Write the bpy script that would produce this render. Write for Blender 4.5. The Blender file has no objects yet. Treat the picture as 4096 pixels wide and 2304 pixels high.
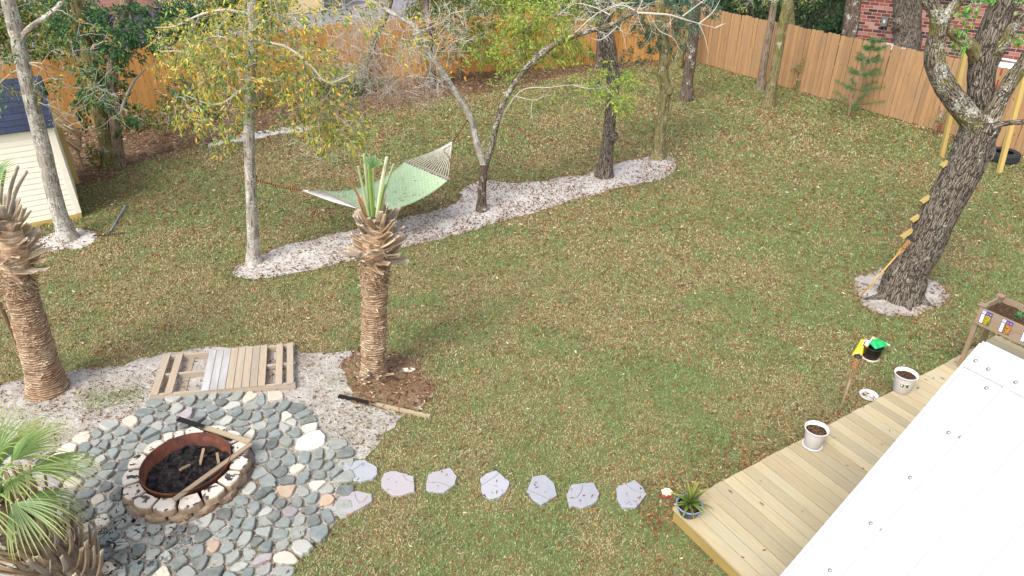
import bpy, math, random
import numpy as np
from mathutils import Vector, Matrix
R = math.radians
S = bpy.context.scene

# ---------------------------------------------------------------- camera
FPX, TH, CH = 2850.0, 30.5, 5.9
cam_d = bpy.data.cameras.new('camera'); cam = bpy.data.objects.new('camera', cam_d)
S.collection.objects.link(cam); S.camera = cam
cam.location = (0, 0, CH); cam.rotation_euler = (R(90 - TH), 0, 0)
cam_d.sensor_width = 36; cam_d.lens = 36 * FPX / 4096
cam_d.clip_start = 0.1; cam_d.clip_end = 500

# ---------------------------------------------------------------- sky and sun
SUN_EL, SUN_AZ = 50, 212
w = bpy.data.worlds.new('World'); S.world = w; w.use_nodes = True
nt = w.node_tree; nt.nodes.clear()
sky = nt.nodes.new('ShaderNodeTexSky'); sky.sky_type = 'NISHITA'; sky.sun_disc = False
sky.sun_elevation = R(SUN_EL); sky.sun_rotation = R(SUN_AZ); sky.air_density = 1.0; sky.dust_density = 3.0
hs = nt.nodes.new('ShaderNodeHueSaturation'); hs.inputs['Saturation'].default_value = 0.5
bg = nt.nodes.new('ShaderNodeBackground'); bg.inputs['Strength'].default_value = 0.15
wo = nt.nodes.new('ShaderNodeOutputWorld')
nt.links.new(sky.outputs[0], hs.inputs['Color']); nt.links.new(hs.outputs[0], bg.inputs['Color']); nt.links.new(bg.outputs[0], wo.inputs['Surface'])
sd = bpy.data.lights.new('sun', 'SUN'); sd.energy = 1.35; sd.angle = R(24); sd.color = (1, 0.965, 0.92)
sun = bpy.data.objects.new('sun', sd); S.collection.objects.link(sun)
sv = Vector((math.cos(R(SUN_EL)) * math.sin(R(SUN_AZ)), math.cos(R(SUN_EL)) * math.cos(R(SUN_AZ)), math.sin(R(SUN_EL))))
sun.rotation_euler = sv.to_track_quat('Z', 'Y').to_euler()
S.view_settings.view_transform = 'Standard'; S.view_settings.look = 'None'
S.view_settings.exposure = 1.1; S.view_settings.gamma = 1

# ---------------------------------------------------------------- from photo pixels to places in the yard
_t = R(TH)
FW = np.array([0, math.cos(_t), -math.sin(_t)]); RT = np.array([1.0, 0, 0]); UP = np.cross(RT, FW)
C0 = np.array([0, 0, CH])
def ray(x, y): return FW * FPX + RT * (x - 2048) + UP * (1152 - y)
def at(x, y, z=0.0):
    d = ray(x, y); return C0 + d * (z - CH) / d[2]
def atY(x, y, Y):
    d = ray(x, y); return C0 + d * Y / d[1]
def px(p):
    d = np.asarray(p, float) - C0; wz = d @ FW
    return np.stack([2048 + FPX * (d @ RT) / wz, 1152 - FPX * (d @ UP) / wz], -1)
UU = np.array([.855, .518, 0]); UU /= np.linalg.norm(UU); VV = np.array([UU[1], -UU[0], 0]); ZZ = np.array([0, 0, 1.0])

# ---------------------------------------------------------------- helpers
def lin(h):
    h = h.lstrip('#'); v = [int(h[i:i + 2], 16) / 255 for i in (0, 2, 4)]
    return tuple(c / 12.92 if c <= .04045 else ((c + .055) / 1.055) ** 2.4 for c in v)
def hash3(i, j, k, s=0):
    n = (i * 73856093) ^ (j * 19349663) ^ (k * 83492791) ^ (s * 2654435 + 97)
    n = n & 0x7fffffff; n = (n ^ (n >> 13)) * 1274126177 & 0x7fffffff
    return ((n ^ (n >> 16)) & 0xffff) / 65535.0
def vnoise(p, s=0):
    p = np.asarray(p, float); i = np.floor(p).astype(np.int64); f = p - i; f = f * f * (3 - 2 * f)
    out = 0
    for a in (0, 1):
        for b in (0, 1):
            for c in (0, 1):
                wgt = (f[..., 0] if a else 1 - f[..., 0]) * (f[..., 1] if b else 1 - f[..., 1]) * (f[..., 2] if c else 1 - f[..., 2])
                out = out + wgt * hash3(i[..., 0] + a, i[..., 1] + b, i[..., 2] + c, s)
    return out
def fbm(p, o=3, s=0):
    p = np.asarray(p, float); t = 0; a = .5; n = 0
    for k in range(o): t = t + a * vnoise(p * 2 ** k, s + k * 7); n += a; a *= .5
    return t / n

class MB:
    """collects geometry for ONE mesh object"""
    def __init__(s): s.v = []; s.f = []; s.c = []; s.m = []; s.bc = []; s.n = 0
    def add(s, v, f, col=(1, 1, 1), mat=0, bc=None):
        v = np.asarray(v, float).reshape(-1, 3); k = len(v)
        s.v.append(v); 
        if isinstance(f, np.ndarray): f = f.tolist()
        o = s.n; s.f.extend([[a + o for a in q] for q in f]); s.m.extend([mat] * len(f))
        col = np.asarray(col, float)
        s.c.append(np.broadcast_to(col, (k, 3)) if col.ndim == 1 else col)
        s.bc.append(v.copy() if bc is None else np.asarray(bc, float)); s.n += k
        return s
    def box(s, c, d, rz=0, col=(1, 1, 1), mat=0, ax=None, taper=0):
        """box of size d centred on c, turned rz about z (or axes ax rows)"""
        d = np.asarray(d, float) / 2
        L = np.array([[x, y, z] for z in (-1, 1) for y in (-1, 1) for x in (-1, 1)], float) * d
        if taper: L[4:, :2] *= (1 - taper)
        if ax is None:
            cc, sn = math.cos(rz), math.sin(rz); A = np.array([[cc, sn, 0], [-sn, cc, 0], [0, 0, 1]])
        else: A = np.asarray(ax, float)
        V = L @ A + np.asarray(c, float)
        s.add(V, [[0, 2, 3, 1], [4, 5, 7, 6], [0, 1, 5, 4], [2, 6, 7, 3], [0, 4, 6, 2], [1, 3, 7, 5]], col, mat, bc=L)
        return s
    def beam(s, a, b, wd, th, up=(0, 0, 1), col=(1, 1, 1), mat=0):
        a = np.asarray(a, float); b = np.asarray(b, float); x = b - a; L = np.linalg.norm(x); x = x / L
        z = np.asarray(up, float); y = np.cross(z, x); y /= np.linalg.norm(y); z = np.cross(x, y)
        return s.box((a + b) / 2, (L, wd, th), col=col, mat=mat, ax=(x, y, z))
    def tube(s, P, r, seg=8, col=(1, 1, 1), mat=0, cap=True, rough=0, rs=0, ridge=None, sub=1, flare=None):
        P = np.asarray(P, float); r = np.broadcast_to(np.asarray(r, float), (len(P),)).copy()
        if sub > 1:
            n = len(P); t = np.linspace(0, n - 1, (n - 1) * sub + 1); i = np.clip(t.astype(int), 0, n - 2); f = (t - i)[:, None]
            g = lambda k: P[np.clip(k, 0, n - 1)]
            p0, p1, p2, p3 = g(i - 1), g(i), g(i + 1), g(i + 2)
            Pn = .5 * ((2 * p1) + (-p0 + p2) * f + (2 * p0 - 5 * p1 + 4 * p2 - p3) * f ** 2 + (-p0 + 3 * p1 - 3 * p2 + p3) * f ** 3)
            r = np.interp(t, np.arange(n), r); P = Pn
        n = len(P); T = np.gradient(P, axis=0); T /= np.linalg.norm(T, axis=1)[:, None] + 1e-12
        ref = np.array([1.0, 0, 0]) if abs(T[0][0]) < .8 else np.array([0, 1.0, 0])
        B = np.cross(T[0], ref); B /= np.linalg.norm(B); Bs = [B]
        for k in range(1, n):
            B = Bs[-1] - T[k] * (Bs[-1] @ T[k]); B /= np.linalg.norm(B) + 1e-12; Bs.append(B)
        Bs = np.array(Bs); Cs = np.cross(T, Bs)
        a = np.linspace(0, 2 * np.pi, seg, endpoint=False); ca, sa = np.cos(a), np.sin(a)
        ln = np.concatenate([[0], np.cumsum(np.linalg.norm(np.diff(P, axis=0), axis=1))])
        r0 = r.mean()
        bc = np.stack([np.broadcast_to(ca * r0, (n, seg)), np.broadcast_to(sa * r0, (n, seg)), np.repeat(ln[:, None], seg, 1)], -1) + rs * 3.7
        rr = np.repeat(r[:, None], seg, 1)
        if rough: rr = rr * (1 + rough * 2 * (fbm(bc * [4, 4, 2.2], 3, rs) - .5))
        if ridge:   # bark furrows along the limb
            q = vnoise(bc * [ridge[1], ridge[1], ridge[1] * .16], rs + 5); q = 1 - np.abs(q * 2 - 1)
            rr = rr * (1 + ridge[0] * (q - .5))
        V = P[:, None] + Bs[:, None] * (ca * rr)[..., None] + Cs[:, None] * (sa * rr)[..., None]
        i = np.arange(n - 1)[:, None] * seg; j = np.arange(seg)[None]; j2 = (j + 1) % seg
        f = np.stack([i + j, i + j2, i + seg + j2, i + seg + j], -1).reshape(-1, 4).tolist()
        if cap: f.append(list(range(seg))[::-1]); f.append([(n - 1) * seg + k for k in range(seg)])
        s.add(V.reshape(-1, 3), f, col, mat, bc.reshape(-1, 3)); return s
    def lathe(s, prof, c=(0, 0, 0), seg=32, col=(1, 1, 1), mat=0, ax=None):
        pr = np.asarray(prof, float); a = np.linspace(0, 2 * np.pi, seg, endpoint=False)
        L = np.stack([pr[:, :1] * np.cos(a), pr[:, :1] * np.sin(a), np.repeat(pr[:, 1:2], seg, 1)], -1).reshape(-1, 3)
        V = L if ax is None else L @ np.asarray(ax, float)
        n = len(pr); i = np.arange(n - 1)[:, None] * seg; j = np.arange(seg)[None]; j2 = (j + 1) % seg
        f = np.stack([i + j, i + j2, i + seg + j2, i + seg + j], -1).reshape(-1, 4).tolist()
        if pr[-1, 0] > 1e-6: f.append([(n - 1) * seg + k for k in range(seg)])
        if pr[0, 0] > 1e-6: f.append(list(range(seg))[::-1])
        s.add(V + np.asarray(c, float), f, col, mat, bc=L); return s
    def prism(s, poly, z0, z1, col=(1, 1, 1), mat=0, chamfer=0, jit=None):
        p = np.asarray(poly, float); n = len(p); c = p.mean(0)
        rings = [(p, z0), (p, z1 - chamfer), (c + (p - c) * (1 - chamfer / max(1e-3, np.linalg.norm(p - c, axis=1).mean())), z1)] if chamfer else [(p, z0), (p, z1)]
        V = []
        for q, z in rings:
            zz = np.full(n, z) if jit is None or z == z0 else z + jit
            V.append(np.column_stack([q, zz]))
        V = np.concatenate(V); f = []
        for k in range(len(rings) - 1):
            for j in range(n): f.append([k * n + j, k * n + (j + 1) % n, (k + 1) * n + (j + 1) % n, (k + 1) * n + j])
        f.append([(len(rings) - 1) * n + j for j in range(n)])
        s.add(V, f, col, mat); return s
    def build(s, name, mats, parent=None, smooth=False, loc=None, label=None):
        V = np.concatenate(s.v); C = np.concatenate(s.c); BC = np.concatenate(s.bc)
        if loc is None and parent is None: loc = (float(V[:, 0].mean()), float(V[:, 1].mean()), float(V[:, 2].min()))
        if parent is not None: loc = tuple(parent['_o'])
        V = V - np.asarray(loc)
        me = bpy.data.meshes.new(name); nv = len(V)
        cnt = np.array([len(q) for q in s.f], np.int32); flat = np.fromiter((a for q in s.f for a in q), np.int32, int(cnt.sum()))
        me.vertices.add(nv); me.vertices.foreach_set('co', V.astype(np.float32).ravel())
        me.loops.add(len(flat)); me.loops.foreach_set('vertex_index', flat)
        me.polygons.add(len(cnt)); me.polygons.foreach_set('loop_start', np.concatenate([[0], np.cumsum(cnt)[:-1]]).astype(np.int32))
        me.polygons.foreach_set('loop_total', cnt)
        me.polygons.foreach_set('material_index', np.array(s.m, np.int32))
        me.polygons.foreach_set('use_smooth', np.full(len(cnt), smooth))
        me.update(calc_edges=True); me.validate()
        at_ = me.attributes.new('Col', 'FLOAT_COLOR', 'POINT'); at_.data.foreach_set('color', np.column_stack([C, np.ones(nv)]).astype(np.float32).ravel())
        ab = me.attributes.new('bc', 'FLOAT_VECTOR', 'POINT'); ab.data.foreach_set('vector', BC.astype(np.float32).ravel())
        for m in (mats if isinstance(mats, (list, tuple)) else [mats]): me.materials.append(m)
        o = bpy.data.objects.new(name, me); S.collection.objects.link(o)
        if parent is not None: o.parent = parent
        else: o.location = loc
        o['_o'] = list(map(float, loc))
        if label: o['label'] = label
        return o
def tag(o, label, cat, group=None, kind=None):
    if label: o['label'] = label
    if cat: o['category'] = cat
    if group: o['group'] = group
    if kind: o['kind'] = kind
    return o
def thing(name, loc, label, cat, group=None):
    o = bpy.data.objects.new(name, None); S.collection.objects.link(o); o.empty_display_size = .1
    o.location = tuple(map(float, loc)); o['_o'] = list(map(float, loc)); return tag(o, label, cat, group)
def structure(o): o['kind'] = 'structure'; return o

# ---------------------------------------------------------------- materials
class NT:
    def __init__(s, name, rough=.8, spec=.3):
        s.m = bpy.data.materials.new(name); s.m.use_nodes = True; s.t = s.m.node_tree
        s.b = s.t.nodes['Principled BSDF']; s.b.inputs['Roughness'].default_value = rough; s.b.inputs['Specular IOR Level'].default_value = spec
        s.o = s.t.nodes['Material Output']
    def N(s, ty, **k):
        n = s.t.nodes.new(ty)
        for a, b in k.items(): setattr(n, a, b)
        return n
    def L(s, a, b): s.t.links.new(a, b)
    def put(s, sock, v):
        if v is None: return
        if hasattr(v, 'links') or isinstance(v, bpy.types.NodeSocket): s.L(v, sock)
        else: sock.default_value = (tuple(v) + (1,) if len(v) == 3 and len(sock.default_value) == 4 else v) if isinstance(v, (tuple, list)) else v
    def attr(s, n='Col', o='Color'): return s.N('ShaderNodeAttribute', attribute_name=n).outputs[o]
    def pos(s): return s.N('ShaderNodeNewGeometry').outputs['Position']
    def scale(s, v, k):
        n = s.N('ShaderNodeVectorMath', operation='MULTIPLY'); s.put(n.inputs[0], v); n.inputs[1].default_value = k; return n.outputs[0]
    def noise(s, sc, det=4, vec=None, rgh=.6, dist=0, out='Fac'):
        n = s.N('ShaderNodeTexNoise'); n.inputs['Scale'].default_value = sc; n.inputs['Detail'].default_value = det
        n.inputs['Roughness'].default_value = rgh; n.inputs['Distortion'].default_value = dist
        s.put(n.inputs['Vector'], vec if vec is not None else s.pos()); return n.outputs[out]
    def voro(s, sc, vec=None, feat='F1', out='Distance'):
        n = s.N('ShaderNodeTexVoronoi', feature=feat); n.inputs['Scale'].default_value = sc
        s.put(n.inputs['Vector'], vec if vec is not None else s.pos()); return n.outputs[out]
    def ramp(s, f, st):
        n = s.N('ShaderNodeValToRGB'); e = n.color_ramp.elements
        while len(e) < len(st): e.new(.5)
        for q, (p, c) in zip(e, st):
            q.position = p; q.color = (c, c, c, 1) if isinstance(c, (int, float)) else tuple(c) + (1,)
        s.put(n.inputs[0], f); return n.outputs[0]
    def mix(s, f, a, b, mode='MIX'):
        n = s.N('ShaderNodeMix', data_type='RGBA', blend_type=mode); s.put(n.inputs[0], f); s.put(n.inputs[6], a); s.put(n.inputs[7], b); return n.outputs[2]
    def math(s, op, a, b=0):
        n = s.N('ShaderNodeMath', operation=op); s.put(n.inputs[0], a); s.put(n.inputs[1], b); return n.outputs[0]
    def bump(s, h, st=.5, d=.01):
        n = s.N('ShaderNodeBump'); n.inputs['Strength'].default_value = st; n.inputs['Distance'].default_value = d
        s.put(n.inputs['Height'], h); s.L(n.outputs[0], s.b.inputs['Normal'])
    def col(s, c): s.put(s.b.inputs['Base Color'], c); return s
    def set(s, **k):
        for a, b in k.items(): s.put(s.b.inputs[a.replace('_', ' ')], b)
        return s

def m_bark(name, dark, light, lichen=0.3, lic=(.62, .62, .56), sc=1.0, moss=None, ringy=False, oak=False):
    n = NT(name, .95, .1); bc = n.attr('bc', 'Vector')
    v = n.scale(bc, (1, 1, .22) if not ringy else (.35, .35, 1))
    f1 = n.noise(38 * sc, 5, v, .7, 1.2); f2 = n.voro(30 * sc, n.scale(bc, (1, 1, .16)))
    h = n.math('ADD', f1, n.math('MULTIPLY', f2, .6))
    if oak:     # long plates parted by narrow dark furrows
        dv = n.N('ShaderNodeVectorMath', operation='ADD'); n.put(dv.inputs[0], bc); n.put(dv.inputs[1], n.scale(n.noise(9, 3, bc, out='Color'), (.07, .07, .10)))
        e1 = n.voro(44 * sc, n.scale(dv.outputs[0], (1, 1, .10)), 'DISTANCE_TO_EDGE')
        h = n.math('ADD', n.math('MULTIPLY', n.ramp(e1, [(.0, 0), (.16, 1)]), .42), n.math('MULTIPLY', f1, .7))
    base = n.mix(n.ramp(h, [(.50, 0), (.84, 1)]), dark, light)
    if moss: base = n.mix(n.ramp(n.noise(3.2, 5), [(.5, 0), (.62, .75)]), base, moss)
    if lichen > 0:
        big = n.noise(5, 3); sm = n.noise(34, 3, None, .7)
        lf = n.ramp(n.math('ADD', n.math('MULTIPLY', big, .55), n.math('MULTIPLY', sm, .6)), [(.72 - lichen * .24, 0), (.75 - lichen * .24, 1)])
        base = n.mix(lf, base, n.mix(n.noise(60, 2), lic, [a * .72 for a in lic]))
    n.col(base); n.bump(h, 1, .03); return n.m
def m_leaf(name, rough=.5, trans=.35):
    n = NT(name, rough, .35); c = n.attr('Col'); n.col(c)
    tr = n.N('ShaderNodeBsdfTranslucent'); n.put(tr.inputs['Color'], c)
    mx = n.N('ShaderNodeMixShader'); mx.inputs[0].default_value = trans
    n.L(n.b.outputs[0], mx.inputs[1]); n.L(tr.outputs[0], mx.inputs[2]); n.L(mx.outputs[0], n.o.inputs['Surface']); return n.m
def m_wood(name, a, b, dark, grain=1.0, along=0, knots=True, weather=None, rough=.75):
    """sawn timber: grain runs along the first axis of bc; colour varies with Col"""
    n = NT(name, rough, .25); bc = n.attr('bc', 'Vector'); c = n.attr('Col')
    off = n.N('ShaderNodeVectorMath', operation='ADD'); n.put(off.inputs[0], bc)
    n.put(off.inputs[1], n.scale(c, (37, 11, 23)))
    k = [9, 9, 9]; k[along] = .55
    vec = n.scale(off.outputs[0], tuple(k)); g = n.noise(3.0 * grain, 6, vec, .65, 1.8)
    base = n.mix(n.ramp(g, [(.3, 0), (.7, 1)]), a, b)
    k2 = [2.2, 2.2, 2.2]; k2[along] = .8
    base = n.mix(n.ramp(n.noise(1.6, 2, n.scale(off.outputs[0], tuple(k2))), [(.35, 0), (.7, .5)]), base, weather or b)
    if knots:
        k3 = [5.5, 5.5, 5.5]; k3[along] = 2.4
        kn = n.ramp(n.voro(.75, n.scale(off.outputs[0], tuple(k3))), [(.03, 1), (.075, 0)])
        base = n.mix(n.math('MULTIPLY', kn, .8), base, dark)
    sp = n.ramp(g, [(.64, 0), (.72, .35)]); base = n.mix(sp, base, dark)
    tint = n.N('ShaderNodeSeparateColor'); n.put(tint.inputs[0], c)
    base = n.mix(1.0, base, n.ramp(tint.outputs[0], [(0, (.78, .76, .74)), (.5, (1, .98, .95)), (1, (1.0, 1.0, 1.0))]), 'MULTIPLY')
    n.col(base); n.bump(g, .25, .004); return n.m
def m_plain(name, c, rough=.6, spec=.4, metal=0, var=.12, sc=12, bump=0):
    n = NT(name, rough, spec); n.set(Metallic=metal)
    f = n.noise(sc, 5); n.col(n.mix(f, [x * (1 - var) for x in c], [min(1, x * (1 + var)) for x in c]))
    if bump: n.bump(n.noise(sc * 6, 3), bump, .004)
    return n.m

# ---------------------------------------------------------------- leaves and twigs
def rand_dirs(n, g, up=0.0):
    d = g.normal(size=(n, 3)); d[:, 2] += up; return d / np.linalg.norm(d, axis=1)[:, None]
def leaf_mesh(mb, P, D, L, W, col, g, fold=.25, droop=.15):
    """P base points, D directions, L lengths, W widths: folded pointed leaves (4 tris-ish, 6 verts)"""
    n = len(P); N = rand_dirs(n, g, .35); Sd = np.cross(D, N); Sd /= np.linalg.norm(Sd, axis=1)[:, None] + 1e-9; Nn = np.cross(Sd, D)
    L = np.broadcast_to(L, (n,))[:, None]; W = np.broadcast_to(W, (n,))[:, None]
    mid = P + D * L * .5 - Nn * W * fold
    tip = P + D * L - np.array([0, 0, 1]) * L * droop
    V = np.stack([P, mid + Sd * W / 2 + Nn * W * fold, tip, mid - Sd * W / 2 + Nn * W * fold, mid], 1).reshape(-1, 3)
    k = np.arange(n)[:, None] * 5
    F = np.concatenate([k + [0, 1, 4], k + [1, 2, 4], k + [2, 3, 4], k + [3, 0, 4]], 1).reshape(-1, 3)
    mb.add(V, F, np.repeat(col, 5, 0)); return mb
def pick(pal, n, g, var=.18):
    """pal: list of (weight, colour)"""
    wt = np.array([p[0] for p in pal], float); wt /= wt.sum(); c = np.array([p[1] for p in pal])
    k = g.choice(len(pal), n, p=wt); return np.clip(c[k] * (1 + g.uniform(-var, var, (n, 1))) * (1 + g.uniform(-.06, .06, (n, 3))), 0, 1)
class Grower:
    """attaches twigs to the nearest wood already there, and leaves to the twigs"""
    def __init__(s, seed, lk=2.3): s.lk = lk; s.g = np.random.default_rng(seed); s.nodes = np.zeros((0, 3)); s.tw = MB(); s.lf = MB(); s.any_leaf = False
    def limb(s, P): 
        P = np.asarray(P, float)
        for a, b in zip(P[:-1], P[1:]):
            k = max(2, int(np.linalg.norm(b - a) / .15)); s.nodes = np.vstack([s.nodes, a + (b - a) * np.linspace(0, 1, k)[:, None]])
    def sprays(s, pts, nleaf=10, L=.06, W=.022, pal=None, r=.006, sag=.12, spread=.16, minz=None, maxlen=2.5, fork=2, tcol=(.5, .46, .42), r1=.0025):
        g = s.g; pts = np.asarray(pts, float)
        d0 = np.min(np.linalg.norm(pts[:, None] - s.nodes[None], axis=2), axis=1); pts = pts[np.argsort(d0)]
        nod = list(s.nodes); arr = np.array(nod)
        for p in pts:
            dd = np.linalg.norm(arr - p, axis=1); k = int(np.argmin(dd)); a = arr[k]; ln = dd[k]
            if ln > maxlen or ln < .02: continue
            m = (a + p) / 2 + g.normal(size=3) * ln * .10 + np.array([0, 0, ln * sag])
            n = max(3, int(ln / .12) + 2); t = np.linspace(0, 1, n)[:, None]
            Q = (1 - t) ** 2 * a + 2 * t * (1 - t) * m + t ** 2 * p
            Q[1:-1] += g.normal(size=(n - 2, 3)) * .012
            s.tw.tube(Q, np.linspace(r * min(1.6, .7 + ln * .5), r1, n), 4, cap=False, col=np.array(tcol) * g.uniform(.75, 1.2))
            arr = np.vstack([arr, Q[1:]])
            ends = [Q[-1]]; dr = Q[-1] - Q[-2]; dr /= np.linalg.norm(dr) + 1e-9
            for q in range(fork):
                b = Q[g.integers(n // 2, n)]; d = dr + g.normal(size=3) * .7; d[2] -= .1; d /= np.linalg.norm(d)
                l2 = g.uniform(.5, 1) * spread * 1.6; e = b + d * l2; mm = (b + e) / 2 + g.normal(size=3) * .02
                s.tw.tube([b, mm, e], [r1 * 1.1, r1, r1 * .7], 3, cap=False, col=np.array(tcol) * g.uniform(.75, 1.2)); ends.append(e)
            if nleaf and pal is not None:
                s.any_leaf = True
                nl = max(1, int(nleaf * s.lk * g.uniform(.6, 1.4))); E = np.array(ends)[g.integers(0, len(ends), nl)] + g.normal(size=(nl, 3)) * spread * .24
                D = rand_dirs(nl, g) * .8 + dr; D[:, 2] -= .15; D /= np.linalg.norm(D, axis=1)[:, None]
                leaf_mesh(s.lf, E, D, L * 1.12 * g.uniform(.6, 1.25, nl), W * 1.15 * g.uniform(.7, 1.2, nl), pick(pal, nl, g), g)
        s.nodes = arr
    def finish(s, parent, mt, ml, tname='twigs', lname='leaves', llabel=None):
        if s.tw.n: s.tw.build(tname, mt, parent)
        if s.any_leaf: s.lf.build(lname, ml, parent, label=llabel)
def blob(g, n, c, r):
    d = g.normal(size=(n, 3)); d /= np.linalg.norm(d, axis=1)[:, None]; return np.asarray(c) + d * (g.uniform(0, 1, n) ** .45)[:, None] * np.asarray(r)
def pixblob(g, n, x, y, rx, ry, Y, dY):
    a = g.uniform(0, 2 * np.pi, n); q = np.sqrt(g.uniform(0, 1, n))
    return np.array([atY(x + rx * k * math.cos(b), y + ry * k * math.sin(b), Y + g.uniform(-dY, dY)) for b, k in zip(a, q)])
# ================================================================ GROUND
K = 4096 / 2576
def gpoly(pts, z=0.0, k=K): return np.array([at(x * k, y * k, z)[:2] for x, y in pts])
def rough_poly(p, step=.08, amp=.05, s=0):
    out = []
    for a, b in zip(p, np.roll(p, -1, 0)):
        L = np.linalg.norm(b - a); n = max(1, int(L / step))
        for t in range(n): out.append(a + (b - a) * t / n)
    q = np.array(out)
    for _ in range(3): q = (q + np.roll(q, 1, 0) + np.roll(q, -1, 0)) / 3
    z = np.zeros(len(q)); P3 = np.column_stack([q, z])
    d = np.stack([fbm(P3 * 3, 3, s) - .5, fbm(P3 * 3, 3, s + 9) - .5], 1); d2 = np.stack([vnoise(P3 * 14, s) - .5, vnoise(P3 * 14, s + 3) - .5], 1)
    return q + d * amp * 4 + d2 * amp
def inside(P, poly):
    x, y = P[:, 0], P[:, 1]; r = np.zeros(len(P), bool); a = poly; b = np.roll(poly, -1, 0)
    for (x1, y1), (x2, y2) in zip(a, b):
        if y1 == y2: continue
        c = ((y1 > y) != (y2 > y)); xx = (x2 - x1) * (y - y1) / (y2 - y1) + x1; r ^= c & (x < xx)
    return r
def circle(c, rx, ry, n=28): a = np.linspace(0, 2 * np.pi, n, endpoint=False); return np.array([c[0], c[1]]) + np.stack([np.cos(a) * rx, np.sin(a) * ry], 1)

P_bed = rough_poly(gpoly([(580,690),(600,668),(640,655),(690,625),(800,598),(880,582),(960,555),(1040,545),(1110,525),(1165,505),(1160,480),(1180,460),(1215,455),(1300,462),(1400,448),(1470,440),(1510,425),(1560,408),(1620,395),(1660,388),(1695,395),(1705,415),(1700,435),(1650,455),(1560,470),(1480,495),(1400,515),(1330,540),(1250,560),(1190,580),(1100,605),(1000,628),(890,655),(780,680),(700,700),(640,705),(595,700)]), s=1)
P_left = rough_poly(gpoly([(92,610),(120,585),(180,572),(240,580),(250,600),(225,622),(160,634),(110,632)]), s=2)
P_big = rough_poly(gpoly([(2142,725),(2160,692),(2215,680),(2300,682),(2360,705),(2388,740),(2370,775),(2310,797),(2230,795),(2170,772)]), s=3)
P_far = rough_poly(gpoly([(1700,248),(1728,240),(1758,248),(1728,256)]), s=4, amp=.04)
P_patio = rough_poly(gpoly([(-60,985),(60,955),(180,930),(260,925),(400,895),(560,870),(740,885),(840,893),(935,885),(1040,905),(1085,960),(1080,1010),(1030,1040),(985,1075),(945,1110),(905,1165),(865,1200),(850,1310),(760,1385),(690,1470),(600,1600),(350,1700),(50,1600),(-100,1400),(-150,1200)]), s=5)
P_ring = rough_poly(gpoly([(850,900),(935,882),(1045,905),(1088,960),(1078,1010),(1030,1048),(960,1035),(880,1000)]), s=6)
P_strip = rough_poly(gpoly([(520,362),(600,340),(700,322),(790,315),(800,325),(700,340),(600,358),(530,372)]), s=7, amp=.05)
lit = gpoly([(175,500),(200,470),(270,455),(350,410),(420,390),(560,352),(640,340),(790,318),(960,280),(1130,245),(1240,232),(1340,210),(1420,190),(1510,180),(1560,172),(1640,165),(1700,170),(1735,160)])
P_lit = rough_poly(np.vstack([lit, [[6.3, 26.0], [-4.2, 23.3], [-12.6, 17.4], [-13.5, 14.5], [-11, 13.6]]]), s=8, amp=.08)
P_deck = None

def m_ground():
    n = NT('lawn_soil', 1, .05)
    f = n.noise(.55, 5, None, .6); f2 = n.noise(9, 6, None, .75); f3 = n.noise(120, 3, None, .8)
    g = n.mix(n.ramp(f2, [(.3, 0), (.7, 1)]), lin('#6c7549'), lin('#9a8a64'))
    g = n.mix(n.ramp(f, [(.38, 0), (.62, .7)]), g, lin('#6f7a4c'))
    g = n.mix(n.ramp(f3, [(.3, .75), (.5, 0)]), g, lin('#544a38'))
    n.col(g); n.bump(f3, .8, .02); return n.m
def m_sand(name, a, b, lf):
    n = NT(name, 1, .05)
    f = n.noise(3, 6, None, .65); f3 = n.noise(70, 4, None, .75); f4 = n.noise(18, 5, None, .7)
    c = n.mix(n.ramp(f, [(.35, 0), (.65, 1)]), a, b)
    c = n.mix(n.ramp(f3, [(.34, .8), (.48, 0)]), c, lf); c = n.mix(n.ramp(f4, [(.6, 0), (.72, .55)]), c, lf)
    n.col(c); n.bump(n.math('ADD', f4, n.math('MULTIPLY', f3, .4)), .9, .04); return n.m
M_lawn = m_ground()
M_sandw = m_sand('white_sand', lin('#dcd8d2'), lin('#c4bdb4'), lin('#7d6c5e'))
M_sandg = m_sand('grey_sand', lin('#cdc8c0'), lin('#a79e93'), lin('#5f5146'))
M_litter = m_sand('leaf_mould', lin('#86705a'), lin('#6b5644'), lin('#443628'))
def sheet(name, poly, z, m):
    mb = MB(); p = np.column_stack([poly, np.full(len(poly), z)])
    a = np.sum(poly[:, 0] * np.roll(poly[:, 1], -1) - np.roll(poly[:, 0], -1) * poly[:, 1])
    mb.add(p if a > 0 else p[::-1], [list(range(len(p)))]); return structure(mb.build(name, m))
gm = MB(); gm.add([[-90, -30, 0], [90, -30, 0], [90, 150, 0], [-90, 150, 0]], [[0, 1, 2, 3]]); structure(gm.build('ground', M_lawn))
sheet('litter_bed', P_lit, .004, M_litter)
P_beyond = np.array([[6.3, 26.2], [13.6, 14.2], [40, 0], [90, 0], [90, 149], [2, 149], [2, 26]])
sheet('woodland_floor', P_beyond, .004, m_sand('woodland_soil', lin('#4a3d2c'), lin('#3a3325'), lin('#22251a')))
sheet('gravel_yard', np.array([[2, 149], [2, 25.2], [-4.2, 23.6], [-12.8, 17.4], [-60, 17], [-60, 149]]), .004, m_sand('gravel', lin('#9b979b'), lin('#857f80'), lin('#5a5a4a')))
for nm, p, m in (('sand_bed', P_bed, M_sandw), ('sand_bed', P_left, M_sandw), ('sand_bed', P_big, M_sandg), ('sand_bed', P_far, M_sandg), ('sand_patch', P_patio, M_sandg), ('sand_bed', P_strip, M_sandw)):
    sheet(nm, p, .008, m)
sheet('litter_bed', P_ring, .012, m_sand('ring_mulch', lin('#9a8468'), lin('#7b604a'), lin('#54402f')))

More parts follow.
